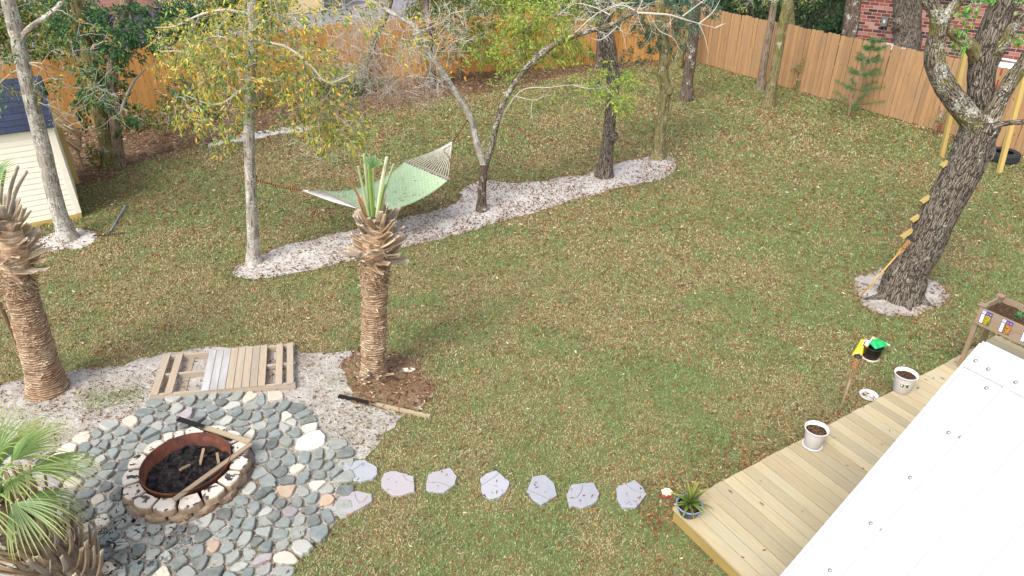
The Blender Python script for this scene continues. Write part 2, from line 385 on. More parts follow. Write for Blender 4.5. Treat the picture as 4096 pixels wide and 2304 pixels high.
# deck frame
DZ = .22
D0 = at(2690, 2030, DZ); DL = 6.2; DW = 3.6
P_deck = np.array([(D0)[:2], (D0 + UU * DL)[:2], (D0 + UU * DL + VV * DW)[:2], (D0 + VV * DW)[:2]])
SHED_A, SHED_B = at(325, 870)[:2], at(70, 920)[:2]

# ---- grass
g = np.random.default_rng(11)
def scatter(n, x0, x1, y0, y1): return np.stack([g.uniform(x0, x1, n), g.uniform(y0, y1, n)], 1)
def lawn_pts(den, y0, y1):
    hw = lambda y: 1.2 + y * .80
    n = int(den * (y1 - y0) * 2 * hw(y1)); P = scatter(n, -hw(y1), hw(y1), y0, y1); return P[np.abs(P[:, 0]) < hw(P[:, 1])]
def off_lawn(P, soft=0.0):
    P = P + g.normal(size=P.shape) * .035
    bad = np.zeros(len(P), bool)
    for q in (P_bed, P_left, P_big, P_far, P_patio, P_strip, P_lit): bad |= inside(P, q)
    bad |= inside(P, P_deck)
    # behind the fences
    a, b = np.array([6.2, 26.1]), np.array([13.6, 13.85]); d = b - a
    bad |= ((P[:, 0] - a[0]) * d[1] - (P[:, 1] - a[1]) * d[0]) < 0
    return bad
GREEN = [(3, lin('#738c50')), (3, lin('#8a9f62')), (1.5, lin('#a2b67c')), (1.5, lin('#5a7545'))]
TAN = [(3, lin('#c2ae86')), (2.4, lin('#a99268')), (.7, lin('#d4c7a6')), (1.2, lin('#8a7050'))]
mb = MB()
def blades(P, L, W, dry):
    n = len(P); a = g.uniform(0, 2 * np.pi, n); lay = g.uniform(.25, 1.0, n)[:, None]
    D = np.column_stack([np.cos(a), np.sin(a), np.zeros(n)]); Sd = np.column_stack([-np.sin(a), np.cos(a), np.zeros(n)])
    L = (L * g.uniform(.5, 1.3, n))[:, None]; W = np.broadcast_to(W, (n,))[:, None]; B = np.column_stack([P, np.full(n, .004)])
    M1 = B + D * L * .5 * lay + ZZ * L * (.45 * (1.1 - lay) + .12); T = B + D * L * lay + ZZ * L * (.75 * (1 - lay) + .05)
    V = np.stack([B - Sd * W * .35, B + Sd * W * .35, M1 + Sd * W / 2, M1 - Sd * W / 2, T], 1).reshape(-1, 3)
    k = np.arange(n)[:, None] * 5
    col = np.where(g.uniform(size=(n, 1)) < dry[:, None], pick(TAN, n, g), pick(GREEN, n, g))
    F = (k + [0, 1, 2, 3]).tolist() + (k + [3, 2, 4]).tolist()
    mb.add(V, F, np.repeat(col, 5, 0))
def dryness(P):
    q = np.column_stack([P, np.zeros(len(P))])
    f = .5 * fbm(q * .55, 3, 4) + .5 * fbm(q * 2.4, 3, 6)
    d = np.clip((f - .35) / .30, .10, .88)
    shade = inside(P, np.array([[-2, 12.9], [-3.6, 11.3], [-1.2, 11.0], [-.6, 13.0]]))
    fr = np.clip(1 - np.abs((P[:, 0] - 6.2) * .855 + (P[:, 1] - 26.1) * .518 + .9) / 1.3, 0, 1)   # greener along the fence foot
    right = np.clip((P[:, 0] - 1) / 9, 0, .15)
    return np.clip(d * (1 - .75 * fr) - .1 * shade - right, .04, .95)
for den, y0, y1, L, W in ((4600, 3.4, 7.5, .045, .0065), (2800, 7.5, 11, .05, .0085), (1500, 11, 16, .06, .012), (850, 16, 27, .075, .018)):
    P = lawn_pts(den, y0, y1); P = P[~off_lawn(P)]
    blades(P, L, W, dryness(P))
# thin grass creeping on to the sand
for c, r, n in (((-5.25, 7.15), .22, 900), ((-4.95, 7.3), .15, 400), ((-2.0, 7.6), .3, 500), ((-2.3, 6.6), .5, 450), ((-1.95, 6.1), .35, 420), ((-2.6, 5.0), .6, 500), ((-3.0, 5.8), .5, 400), ((-1.6, 6.9), .5, 500), ((-2.2, 4.6), .4, 400)):
    blades(np.asarray(c) + g.normal(size=(n, 2)) * r * [1, .6], .06, .006, np.full(n, .25))
P = scatter(5200, -5.6, -1.6, 4.4, 7.6); P = P[inside(P, P_patio)]; P = P[vnoise(np.column_stack([P * 3, np.zeros(len(P))]), 4) > .6]; blades(P, .05, .006, np.full(len(P), .35))
tag(mb.build('grass', m_leaf('grass_blade', .8, .25)), 'short patchy green and straw coloured lawn grass', 'grass', kind='stuff')

# ---- fallen leaves
LEAFC = [(4, lin('#916a48')), (4, lin('#7a543a')), (.5, lin('#9a5434')), (.5, lin('#c4b298')), (2.4, lin('#664636')), (1, lin('#b08348'))]
RED = [(3, lin('#846048')), (3, lin('#70533f')), (2, lin('#a58a70')), (1, lin('#925c44')), (1, lin('#c2a68c')), (2.4, lin('#4c3427'))]
def litter(P, L, pal, z=.012, up=.35):
    n = len(P); a = g.uniform(0, 2 * np.pi, n); D = np.column_stack([np.cos(a), np.sin(a), g.uniform(-.1, up, n)]); D /= np.linalg.norm(D, axis=1)[:, None]
    Ls = L * g.uniform(.6, 1.3, n); B = np.column_stack([P, z + g.uniform(0, .02, n)])
    leaf_mesh(lb, B, D, Ls, Ls * g.uniform(.28, .45, n), pick(pal, n, g), g, fold=.22, droop=-.05)
lb = MB()
for den, y0, y1, L in ((200, 3.4, 8, .05), (210, 8, 12, .058), (210, 12, 17, .068), (165, 17, 27, .085)):
    P = lawn_pts(den, y0, y1); P = P[~off_lawn(P)]; litter(P, L, LEAFC, .018)
def litter_in(poly, den, L, pal, edge=0):
    lo, hi = poly.min(0), poly.max(0); n = int(den * np.prod(hi - lo)); P = scatter(n, lo[0], hi[0], lo[1], hi[1]); P = P[inside(P, poly)]
    if edge:
        nz = fbm(np.column_stack([P * 1.6, np.zeros(len(P))]), 3, 3); P = P[nz + g.uniform(-.12, .12, len(P)) > edge]
    litter(P, L, pal, .016)
litter_in(P_lit, 210, .09, [(3, lin('#8f6e54')), (3, lin('#7a5c46')), (2, lin('#b0967a')), (1, lin('#965f46')), (1.5, lin('#5a4433')), (1, lin('#6f7a4a'))]); litter_in(P_bed, 480, .05, RED, .43); litter_in(P_bed, 300, .045, RED)
litter_in(P_left, 350, .05, RED, .52); litter_in(P_big, 300, .055, RED, .42); litter_in(P_patio, 360, .045, RED, .47); litter_in(P_patio, 150, .04, RED)
litter_in(P_ring, 420, .055, RED); litter_in(P_far, 120, .06, RED)
for poly, den in ((P_bed, 55), (P_left, 50), (P_big, 75), (P_patio, 30), (P_ring, 40), (P_far, 60)):     # drift of leaves at the edges
    for a, b in zip(poly, np.roll(poly, -1, 0)):
        n = g.poisson(den * np.linalg.norm(b - a)); t = g.uniform(0, 1, (n, 1)); litter(a + (b - a) * t + g.normal(size=(n, 2)) * .07, .055, RED, .016)
P = np.array([1.5, 5.0]) + np.abs(g.normal(size=(1400, 1))) * UU[:2] * 2.4 - np.abs(g.normal(size=(1400, 1))) * VV[:2] * .35; litter(P[~inside(P, P_deck)], .055, LEAFC, .02)
P = np.array([1.55, 4.0]) + g.normal(size=(420, 2)) * [.3, .35]; litter(P[~inside(P, P_deck)], .055, LEAFC, .02)
P = np.array([D0[0], D0[1]]) + g.uniform(0, 5.5, (46, 1)) * UU[:2] + g.uniform(0, 1.3, (46, 1)) * VV[:2]; litter(P, .045, RED, DZ + .004, .1)
tag(lb.build('fallen_leaves', m_leaf('dry_leaf', .7, .15)), 'brown and rust dry leaves scattered over lawn, sand and beds', 'leaves', kind='stuff')

# ================================================================ STONES
def clip_poly(poly, m, nrm):
    out = []; n = len(poly); d = [(p - m) @ nrm for p in poly]
    for i in range(n):
        a, b = poly[i], poly[(i + 1) % n]
        if d[i] <= 0: out.append(a)
        if d[i] * d[(i + 1) % n] < 0: out.append(a + (b - a) * d[i] / (d[i] - d[(i + 1) % n]))
    return out
PIT = at(743, 1846, .25); PIT[2] = 0
stone_zone = gpoly([(140,1175),(215,1100),(320,1066),(385,1018),(450,1004),(570,990),(700,1005),(745,1035),(770,1065),(830,1105),(865,1150),(862,1290),(830,1322),(770,1365),(720,1425),(690,1480),(520,1620),(250,1650),(120,1500),(125,1350),(140,1250)])
g = np.random.default_rng(5)
cand = scatter(9000, stone_zone[:, 0].min(), stone_zone[:, 0].max(), stone_zone[:, 1].min(), stone_zone[:, 1].max())
cand = cand[inside(cand, stone_zone)]; cand = cand[np.hypot(cand[:, 0] - PIT[0], cand[:, 1] - PIT[1]) > .74]
big_white = at(1232, 1775)[:2]
seeds = [big_white]
for c in cand:
    q = np.array(seeds); dd = np.linalg.norm(q - c, axis=1); lim = .108 + .045 * vnoise(np.array([[c[0] * 2, c[1] * 2, 3.]]), 2)[0]
    if dd[0] > .25 and dd.min() > lim: seeds.append(c)
seeds = np.array(seeds)
cobble = NT('river_stone', .8, .25); cc = cobble.attr(); nf = cobble.noise(9, 6, None, .7)
cb = cobble.mix(cobble.ramp(nf, [(.35, 0), (.68, .6)]), cc, cobble.mix(.5, cc, lin('#b9b7ac')))
tar = cobble.ramp(cobble.noise(11, 5, None, .7, 1.0), [(.545, 0), (.56, 1)])
dst = cobble.N('ShaderNodeVectorMath', operation='DISTANCE'); cobble.put(dst.inputs[0], cobble.pos()); dst.inputs[1].default_value = (float(PIT[0] - .28), float(PIT[1] - .80), 0)
near = cobble.ramp(dst.outputs['Value'], [(.45, 1), (.80, 0)])
cobble.col(cobble.mix(cobble.math('MULTIPLY', tar, near), cb, (.012, .012, .014))); cobble.bump(nf, .35, .015); M_cob = cobble.m
SC = [(6, lin('#6f7775'), 'slate grey'), (5, lin('#878a84'), 'mid grey'), (3.4, lin('#5a5f5c'), 'dark grey'), (2.2, lin('#a3a49c'), 'pale grey'), (1.3, lin('#c4baa8'), 'cream white'), (.35, lin('#b09880'), 'tan'), (.25, lin('#958a8e'), 'mauve')]
wts = np.array([s[0] for s in SC]); wts /= wts.sum()
used = {}
def sector(p):
    d = p - PIT[:2]; a = math.degrees(math.atan2(d[1], d[0])) % 360; r = np.linalg.norm(d)
    side = ['on the stepping stone side', 'toward the cut palm', 'behind', 'on the fan palm side, back', 'on the fan palm side', 'in front, fan palm half', 'in front', 'in front, stepping stone half'][int(((a + 22.5) % 360) // 45)]
    return side, ('touching the fire pit ring' if r < .95 else 'mid patio' if r < 1.4 else 'at the patio edge')
for i, c in enumerate(seeds):
    d = np.linalg.norm(seeds - c, axis=1); nb = np.argsort(d)[1:16]
    R0 = .15 if i else .22
    poly = [c + np.array([math.cos(t), math.sin(t)]) * R0 * 1.0 for t in np.linspace(0, 2 * np.pi, 12, endpoint=False)]
    for k in nb:
        m = (c + seeds[k]) / 2; nr = (seeds[k] - c) / d[k]
        if i == 0: m = c + nr * (d[k] - .11)
        elif k == 0: m = seeds[0] - nr * (d[k] - .11) if False else c + nr * .11
        poly = clip_poly(poly, m - nr * .014, nr)
        if len(poly) < 3: break
    if len(poly) < 3: continue
    poly = np.array(poly); ce = poly.mean(0)
    # keep off the ring of blocks
    vec = poly - PIT[:2]; rr = np.linalg.norm(vec, axis=1); poly = PIT[:2] + vec * (np.maximum(rr, .70) / rr)[:, None]
    # subdivide and round
    out = []
    for a, b in zip(poly, np.roll(poly, -1, 0)): out += [a, a * .66 + b * .34, a * .34 + b * .66]
    q = np.array(out); q = (q * 2 + np.roll(q, 1, 0) + np.roll(q, -1, 0)) / 4
    q = ce + (q - ce) * g.uniform(.90, 1.03); q += g.normal(size=q.shape) * .004
    n = len(q); h = g.uniform(.035, .06); tilt = g.normal(size=2) * .09
    k = g.choice(len(SC), p=wts); cx, cn = SC[k][1], SC[k][2]
    if i == 0: cx, cn = lin('#eee8dc'), 'cream'
    colr = np.array(cx) * g.uniform(.85, 1.15)
    s_ = MB(); V = []; zt = lambda p, z: z + (p - ce) @ tilt
    for sc_, z in ((1.0, -.01), (1.0, h * .60), (.965, h * .88), (.89, h)):
        p = ce + (q - ce) * sc_; V.append(np.column_stack([p, zt(p, z) + (g.normal(size=n) * .0012 if sc_ < .95 else 0)]))
    V = np.concatenate(V)
    F = [[r * n + j, r * n + (j + 1) % n, (r + 1) * n + (j + 1) % n, (r + 1) * n + j] for r in range(3) for j in range(n)] + [[3 * n + j for j in range(n)]]
    s_.add(V, F, colr)
    area = .5 * abs(np.sum(q[:, 0] * np.roll(q[:, 1], -1) - np.roll(q[:, 0], -1) * q[:, 1]))
    size = 'small' if area < .010 else 'large' if area > .017 else 'medium'
    sd_, rg = sector(ce)
    lab = f'{size} {cn} patio stone {rg}, {sd_}' if i else 'big flat cream slab among the grey patio stones'
    if sd_ == 'behind': lab = f'{size} {cn} patio stone {rg}, on the pallet side'
    o = s_.build('patio_stone', M_cob, smooth=False); tag(o, lab, 'paving stone', 'loose stones paving round the fire pit')

# stepping stones
M_step = NT('stepping_slate', .85, .2); c = M_step.attr(); f = M_step.noise(6, 6, M_step.scale(M_step.pos(), (1, .4, 1)), .7); M_step.col(M_step.mix(M_step.ramp(f, [(.35, 0), (.65, .5)]), c, lin('#a8a4a6'))); M_step.bump(M_step.noise(25, 5), .3, .01); M_step = M_step.m
steps = [
 ([(1372,1870),(1385,1850),(1458,1838),(1508,1868),(1510,1895),(1490,1915),(1440,1925),(1385,1915)], '#a9b1bc', 'blue grey irregular stepping slab joining the patio stones, rear of the two'),
 ([(1322,2040),(1360,1985),(1420,1963),(1485,1975),(1488,2003),(1445,2030),(1405,2052),(1370,2045)], '#b3a9aa', 'pinkish irregular stepping slab joining the patio stones, front of the two'),
 ([(1524,1920),(1535,1893),(1575,1884),(1600,1890),(1655,1905),(1657,1965),(1600,1982),(1565,1978),(1525,1945)], '#b9afb2', 'pinkish stepping stone first in the grass from the patio'),
 ([(1704,1955),(1712,1900),(1730,1888),(1800,1870),(1828,1905),(1820,1935),(1775,1968),(1715,1965)], '#b4acb2', 'mauve stepping stone second in the grass from the patio'),
 ([(1920,1915),(1945,1893),(1985,1882),(2038,1925),(2030,1955),(2000,1985),(1960,1995),(1930,1975)], '#b6b8c2', 'pale stepping stone in the middle of the row, blue right corner'),
 ([(2108,1965),(2130,1905),(2180,1900),(2215,1930),(2228,1980),(2190,2005),(2165,2018),(2120,1985)], '#a4a8b2', 'round blue grey stepping stone with a crack across its lower left'),
 ([(2268,1980),(2285,1940),(2330,1932),(2375,1930),(2398,1975),(2385,2005),(2330,2030),(2275,2025)], '#a2a6b0', 'grey stepping stone with a forked crack, second from the deck'),
 ([(2465,1945),(2540,1920),(2570,1945),(2587,1975),(2545,2028),(2490,2030),(2468,1990)], '#a3a8b3', 'grey stepping stone nearest to the deck corner')]
M_crack = m_plain('crack_line', (.17, .15, .15), .9)
cracks = [[(1400,1888),(1440,1860),(1450,1850)], [(1418,1968),(1425,1998),(1450,2010),(1470,1985)], [(1612,1896),(1630,1920),(1652,1928)], [(1712,1928),(1755,1932),(1800,1948)], [(1925,1940),(1960,1920),(1995,1895)], [(2112,1965),(2150,1975),(2200,1998)], [(2272,1990),(2305,1992),(2325,1965),(2332,1940)], [(2500,1932),(2535,1960),(2580,1975)]]
for (pp, hx, lab), cr in zip(steps, cracks):
    p = np.array([at(x, y, .035)[:2] for x, y in pp]); a = np.sum(p[:, 0] * np.roll(p[:, 1], -1) - np.roll(p[:, 0], -1) * p[:, 1])
    if a < 0: p = p[::-1]
    q = []
    for u_, v_ in zip(p, np.roll(p, -1, 0)): q += [u_, u_ * .7 + v_ * .3 + g.normal(size=2) * .004, u_ * .35 + v_ * .65 + g.normal(size=2) * .004]
    s_ = MB().prism(np.array(q), 0, .038, col=(np.array(lin(hx)) * .55 + np.mean(lin(hx)) * .22), chamfer=.005)
    o = s_.build('stepping_stone', M_step); tag(o, lab, 'stepping stone', 'stepping stones from patio to deck')
    cp = [at(x, y, .0395) for x, y in cr]; cp = [c_ + np.append(g.normal(size=2) * .004, 0) for c_ in cp]
    k = MB().tube(cp, .0026, 4, sub=4); k.build('crack', M_crack, o)
# ================================================================ DECK, ROOF AND THINGS ON THE DECK
g = np.random.default_rng(21)
rc = lambda lo=0., hi=1.: (g.uniform(lo, hi), g.uniform(0, 1), g.uniform(0, 1))
M_deck = m_wood('deck_pine', lin('#bfb08f'), lin('#ab9b79'), lin('#4c3826'), 1.2, weather=lin('#a8a490'))
M_joist = m_wood('joist_pine', lin('#b8a468'), lin('#a08a50'), lin('#5d4526'), 1.0)
deck = thing('deck', D0 * [1, 1, 0], 'low wooden deck of diagonal new pine boards beside the white roof', 'deck')
mb = MB(); nb = int(DL / .1445)
for i in range(nb):
    a = D0 + UU * (.07 + i * .1445); jut = g.uniform(-.006, .006)
    mb.beam(a + VV * jut - ZZ * .014, a + VV * DW - ZZ * .014, .1375, .028, col=rc())
mb.build('deck_boards', M_deck, deck)
f = MB()
a = D0 + UU * .03 - ZZ * .105; f.beam(a + VV * .02, a + VV * DW, .038, .15, col=rc())
f.build('fascia_board', M_joist, deck)
f = MB(); a = D0 + VV * .035 - ZZ * .105; f.beam(a + UU * .05, a + UU * (DL - .05), .038, .15, col=rc()); f.build('fascia_board', M_joist, deck)
for k in range(6):
    for q in (.1, 3.4): MB().box(D0 + UU * (.12 + k * 1.18) + VV * q - ZZ * .125, (.09, .09, .19), rz=R(31.2), col=rc()).build('deck_footing', M_joist, deck)

# porch roof
M_roof = NT('white_metal_roof', .38, .5); M_roof.col(M_roof.mix(M_roof.noise(2.2, 3), (.56, .575, .60), (.53, .545, .57))); M_roof = M_roof.m
M_scr = m_plain('screw_head', (.42, .44, .48), .35, .5, .7)
ZR = 2.8; SL = .829; RR = at(3875, 1450, ZR)
roof = thing('porch_roof', (RR[0], RR[1], 0), 'bright white metal roof with ribs and screws over the deck', 'roof')
ln = math.sqrt(1 + SL * SL); DN = (-UU - ZZ * SL) / ln; NR = np.cross(VV, DN); NR = NR if NR[2] > 0 else -NR
DF = (UU - ZZ * SL) / ln; NF = np.cross(DF, VV); NF = NF if NF[2] > 0 else -NF
RG = RR + UU * .13 + ZZ * .13 * SL      # ridge line start
mb = MB(); Lr, Wr = 3.4, 3.3
for Dd, Nn in ((DN, NR), (DF, NF)):
    prof = [(0, 0)]
    v0 = .0
    xs = []; 
    for k in range(12):
        c_ = .295 + k * .295
        if c_ > Wr: break
        xs += [(c_ - .032, 0), (c_ - .010, .026), (c_ + .010, .026), (c_ + .032, 0)]
        for e in (.10, .20): xs += [(c_ + e - .008, 0), (c_ + e, .003), (c_ + e + .008, 0)]
    prof = [(0, 0)] + xs + [(Wr + .3, 0)]
    V = []
    for (a, h) in prof: V += [RG + VV * a + Nn * h, RG + VV * a + Nn * h + Dd * Lr]
    mb.add(V, [[2 * k, 2 * k + 1, 2 * k + 3, 2 * k + 2] for k in range(len(prof) - 1)])
mb.build('roof_panel', M_roof, roof)
mb = MB(); cp = []
for s_ in (-.004, Wr + .3):
    cp += [RG + VV * s_ + DN * .21 + NR * .022, RG + VV * s_ + DN * .02 + NR * .030 + ZZ * .004, RG + VV * s_ + DF * .02 + NF * .030 + ZZ * .004, RG + VV * s_ + DF * .21 + NF * .022]
mb.add(cp, [[0, 1, 5, 4], [1, 2, 6, 5], [2, 3, 7, 6]])
for q, Nn, e in ((0, NR, DN), (3, NF, DF)): mb.beam(cp[q] - Nn * .004, cp[q + 4] - Nn * .004, .006, .012)
mb.build('ridge_cap', M_roof, roof)
mb = MB()
for Dd, Nn in ((DN, NR), (DF, NF)):
    mb.beam(RG - VV * .012 - Nn * .045 + Dd * .01, RG - VV * .012 - Nn * .045 + Dd * Lr, .02, .14, up=Nn)
mb.build('rake_trim', M_roof, roof)
def screw(mb, p, Nn):
    x = np.cross(Nn, VV); ax = (VV, x, Nn)
    mb.lathe([(.016, 0), (.016, .003), (.010, .004), (.009, .011), (0, .012)], p, 10, ax=ax)
sc = MB()
for (x, y) in ((3946, 1553), (3795, 1731), (3641, 1911), (3483, 2094), (3320, 2282)): # row near the rake
    d = ray(x, y); t = ((RG - C0) @ NR) / (d @ NR); screw(sc, C0 + d * t + NR * .001, NR)
for (x, y) in ((3842, 1752), (3528, 2123), (4025, 1857), (3701, 2245)):
    d = ray(x, y); t = ((RG - C0) @ NR) / (d @ NR); screw(sc, C0 + d * t + NR * .004, NR)
for (x, y) in ((3903, 1443), (3954, 1477), (4063, 1530)):
    d = ray(x, y); t = ((RG + NR * .026 - C0) @ NR) / (d @ NR); screw(sc, C0 + d * t + NR * .0, NR)
sc.build('roof_screws', M_scr, roof, smooth=True)
mb = MB()
for du in (-2.1, 2.1): mb.beam(RG + UU * du + VV * .04 - ZZ * (abs(du) * SL + .16), RG + UU * du + VV * (Wr + .2) - ZZ * (abs(du) * SL + .16), .09, .14, col=rc())
mb.build('roof_beam', M_joist, roof)
for du in (-2.1, 2.1):
    for dv in (.15, 3.2):
        p = RG + UU * du + VV * dv; zt = ZR - abs(du) * SL - .1
        MB().box((p[0], p[1], (zt + .0) / 2), (.09, .09, zt), rz=R(31.2), col=rc()).build('roof_post', M_joist, roof)

# pots
M_potw = m_plain('white_plastic', lin('#d3cecf'), .5, .4, var=.05)
M_soil = NT('potting_soil', 1, .1); f = M_soil.noise(70, 4, None, .8); M_soil.col(M_soil.ramp(f, [(.35, lin('#2c1f18')), (.55, lin('#55402f')), (.68, lin('#a48d70'))])); M_soil.bump(f, 1, .02); M_soil = M_soil.m
def pot(P, r, h, label, name='flower_pot', group=None, sticker=False):
    t = thing(name, P, label, 'flower pot', group)
    MB().lathe([(0, .008), (r * .66, .008), (r * .66, 0), (r * .70, 0), (r * .71, h * .10), (r * .74, h * .11), (r * .93, h * .80), (r * .95, h * .82), (r * .96, h * .93), (r * 1.04, h * .95), (r * 1.06, h), (r * 1.0, h * 1.005), (r * .93, h * .95), (r * .88, h * .80), (0, h * .79)], P, 48).build('pot_shell', M_potw, t, smooth=True)
    s = MB(); k = g.uniform(size=(1,)); pr = [(r * .9, h * .83), (r * .72, h * .87), (r * .5, h * .86), (r * .25, h * .88), (0, h * .87)]; s.lathe(pr, P, 32)
    s.v[-1][:, 2] += .012 * (fbm(s.v[-1] * 30, 2) - .5) * 2; s.build('soil', M_soil, t, smooth=True); return t
pA = at(3248, 1783, DZ); pA[2] = DZ
t = pot(pA, .125, .265, 'white plastic pot of soil with attached saucer, nearer the deck corner', group='white pots on the deck')
MB().lathe([(0, .002), (.105, .002), (.112, .03), (.105, .032), (.098, .012), (0, .012)], pA, 40).build('saucer', M_potw, t, smooth=True)
s = MB(); 
for k in range(9): a = g.uniform(0, 6.28); q = pA + ZZ * .236 + np.array([g.uniform(-.05, .05), g.uniform(-.05, .05), 0]); s.tube([q, q + [math.cos(a) * .03, math.sin(a) * .03, .012], q + [math.cos(a) * .07, math.sin(a) * .07, .008]], .002, 4)
s.build('dry_stalk', m_plain('straw', lin('#8a6e4c'), .9), t)
pB = at(3603, 1562, DZ); pB[2] = DZ
t = pot(pB, .132, .27, 'white plastic pot of soil with green and black sticker on the deck edge', group='white pots on the deck')
# sticker, wrapped round the pot
def wrap(c, r, th0, th1, z0, z1, n, mats, name, parent, cols, rt=None):
    mb = MB(); th = np.linspace(th0, th1, n + 1); rt = rt or r
    for k in range(n):
        V = [[c[0] + r * math.cos(th[k]), c[1] + r * math.sin(th[k]), c[2] + z0], [c[0] + r * math.cos(th[k + 1]), c[1] + r * math.sin(th[k + 1]), c[2] + z0], [c[0] + rt * math.cos(th[k + 1]), c[1] + rt * math.sin(th[k + 1]), c[2] + z1], [c[0] + rt * math.cos(th[k]), c[1] + rt * math.sin(th[k]), c[2] + z1]]
        mb.add(V, [[0, 1, 2, 3]], cols(k / n))
    return mb.build(name, mats, parent)
M_col = NT('printed_colour', .5, .4); M_col.col(M_col.attr()); M_col = M_col.m
rr_ = lambda z: .132 * (.74 + (.93 - .74) * (z / .27 - .11) / .69) + .0012
pz = lambda a, b, z0, z1, fn, nm: wrap(pB, rr_(z0), a, b, z0, z1, 10, M_col, nm, t, fn, rr_(z1))
pz(R(-136), R(-90), .125, .175, lambda u: lin('#20222a') if u < .35 else lin('#d8d0c0') if u < .38 else lin('#1e5a3a'), 'sticker')
pz(R(-136), R(-90), .175, .186, lambda u: lin('#e6e6ea'), 'sticker')
s = wrap(pB, rr_(.14) + .001, R(-133), R(-125), .136, .166, 4, M_col, 'sticker_mark', t, lambda u: lin('#e8e8e8'), rr_(.166) + .001)
s = wrap(pB, rr_(.14) + .001, R(-118), R(-104), .132, .142, 4, M_col, 'sticker_mark', t, lambda u: lin('#e0cf3a'), rr_(.142) + .001)
s = wrap(pB, rr_(.14) + .001, R(-117), R(-105), .144, .166, 4, M_col, 'sticker_mark', t, lambda u: lin('#c8b49a'), rr_(.166) + .001)
# saucer lying on the grass under the deck edge
pS = at(3472, 1590, .0) ; tS = thing('plant_saucer', pS * [1, 1, 0], 'white plastic saucer of dead leaves lying in the grass against the deck', 'saucer')
MB().lathe([(0, .004), (.085, .004), (.11, .04), (.116, .04), (.09, .0), (0, 0)], pS * [1, 1, 0] + ZZ * .01, 36).build('saucer_dish', M_potw, tS, smooth=True)
# blue pot with spiky plant
pC = at(2752, 2052, DZ) + VV * .0; pC[2] = DZ
t = thing('potted_pineapple', pC, 'dark blue pot with a spiky green and yellow plant on the deck corner', 'potted plant')
M_blue = m_plain('blue_glaze', lin('#39455e'), .35, .5, var=.2, sc=20); M_rim = m_plain('worn_rim', lin('#7d8fae'), .5, .4, var=.35, sc=60)
MB().lathe([(0, 0), (.085, 0), (.092, .012), (.118, .10), (.124, .115)], pC, 48).build('pot_shell', M_blue, t, smooth=True)
MB().lathe([(.124, .115), (.133, .118), (.135, .134), (.128, .138), (.118, .12), (.112, .1)], pC, 48).build('pot_rim', M_rim, t, smooth=True)
MB().lathe([(.116, .112), (.08, .118), (.04, .116), (0, .12)], pC, 30).build('soil', M_soil, t, smooth=True)
lf = MB(); gg = np.random.default_rng(8)
def strap_leaf(mb, base, az, L, w, rise, droop, c0, c1, n=9, twist=0, fold=.35):
    d = np.array([math.cos(az), math.sin(az), 0]); sd = np.array([-math.sin(az), math.cos(az), 0]); V = []; C = []
    x = z = 0; a = rise
    for k in range(n + 1):
        u = k / n; ww = w * (1 - u ** 2.2) * (.75 + .5 * min(u * 3, 1)) + .0006
        p = base + d * x + ZZ * z; nn = np.array([-math.sin(a) * d[0], -math.sin(a) * d[1], math.cos(a)])
        V += [p - sd * ww / 2 + nn * ww * fold, p - nn * 0, p + sd * ww / 2 + nn * ww * fold]
        cc_ = np.array(c0) * (1 - u ** 1.6) + np.array(c1) * u ** 1.6; C += [cc_, cc_ * .9, cc_]
        x += math.cos(a) * L / n; z += math.sin(a) * L / n; a -= droop / n * (.6 + .8 * u)
    F = []
    for k in range(n): F += [[3 * k, 3 * k + 1, 3 * k + 4, 3 * k + 3], [3 * k + 1, 3 * k + 2, 3 * k + 5, 3 * k + 4]]
    mb.add(V, F, np.array(C))
Gd, Gy, Gb = lin('#4f7a3c'), lin('#a9a84a'), lin('#b58a5c')
for k in range(30):
    az = k * 2.399 + gg.uniform(-.2, .2); lay = k / 30
    strap_leaf(lf, pC + ZZ * (.115 + .02 * lay), az, gg.uniform(.2, .3), gg.uniform(.022, .032), .25 + 1.15 * lay, gg.uniform(.5, 1.5) * (1.15 - lay), Gd, Gy if gg.uniform() < .6 else Gb)
lf.build('leaves', m_leaf('strap_leaf', .45, .25), t)
# toy
pT = at(2668, 1972, .04); pT[2] = 0
t = thing('bath_toy', pT, 'small cream and red scalloped toy lying in the grass by the blue pot', 'toy')
a = np.linspace(0, 2 * np.pi, 40, endpoint=False); rr = .046 * (1 + .12 * np.cos(a * 7)); 
mb = MB().prism(pT[:2] + np.stack([rr * np.cos(a) * 1.25, rr * np.sin(a)], 1), .012, .042, chamfer=.008); mb.build('toy_base', m_plain('toy_red', lin('#b8324a'), .5), t, smooth=False)
mb = MB().prism(pT[:2] + [0, .008] + np.stack([rr * np.cos(a) * 1.22, rr * np.sin(a) * 1.02], 1), .042, .07, chamfer=.012); mb.build('toy_top', m_plain('toy_cream', lin('#efe6b4'), .5), t)
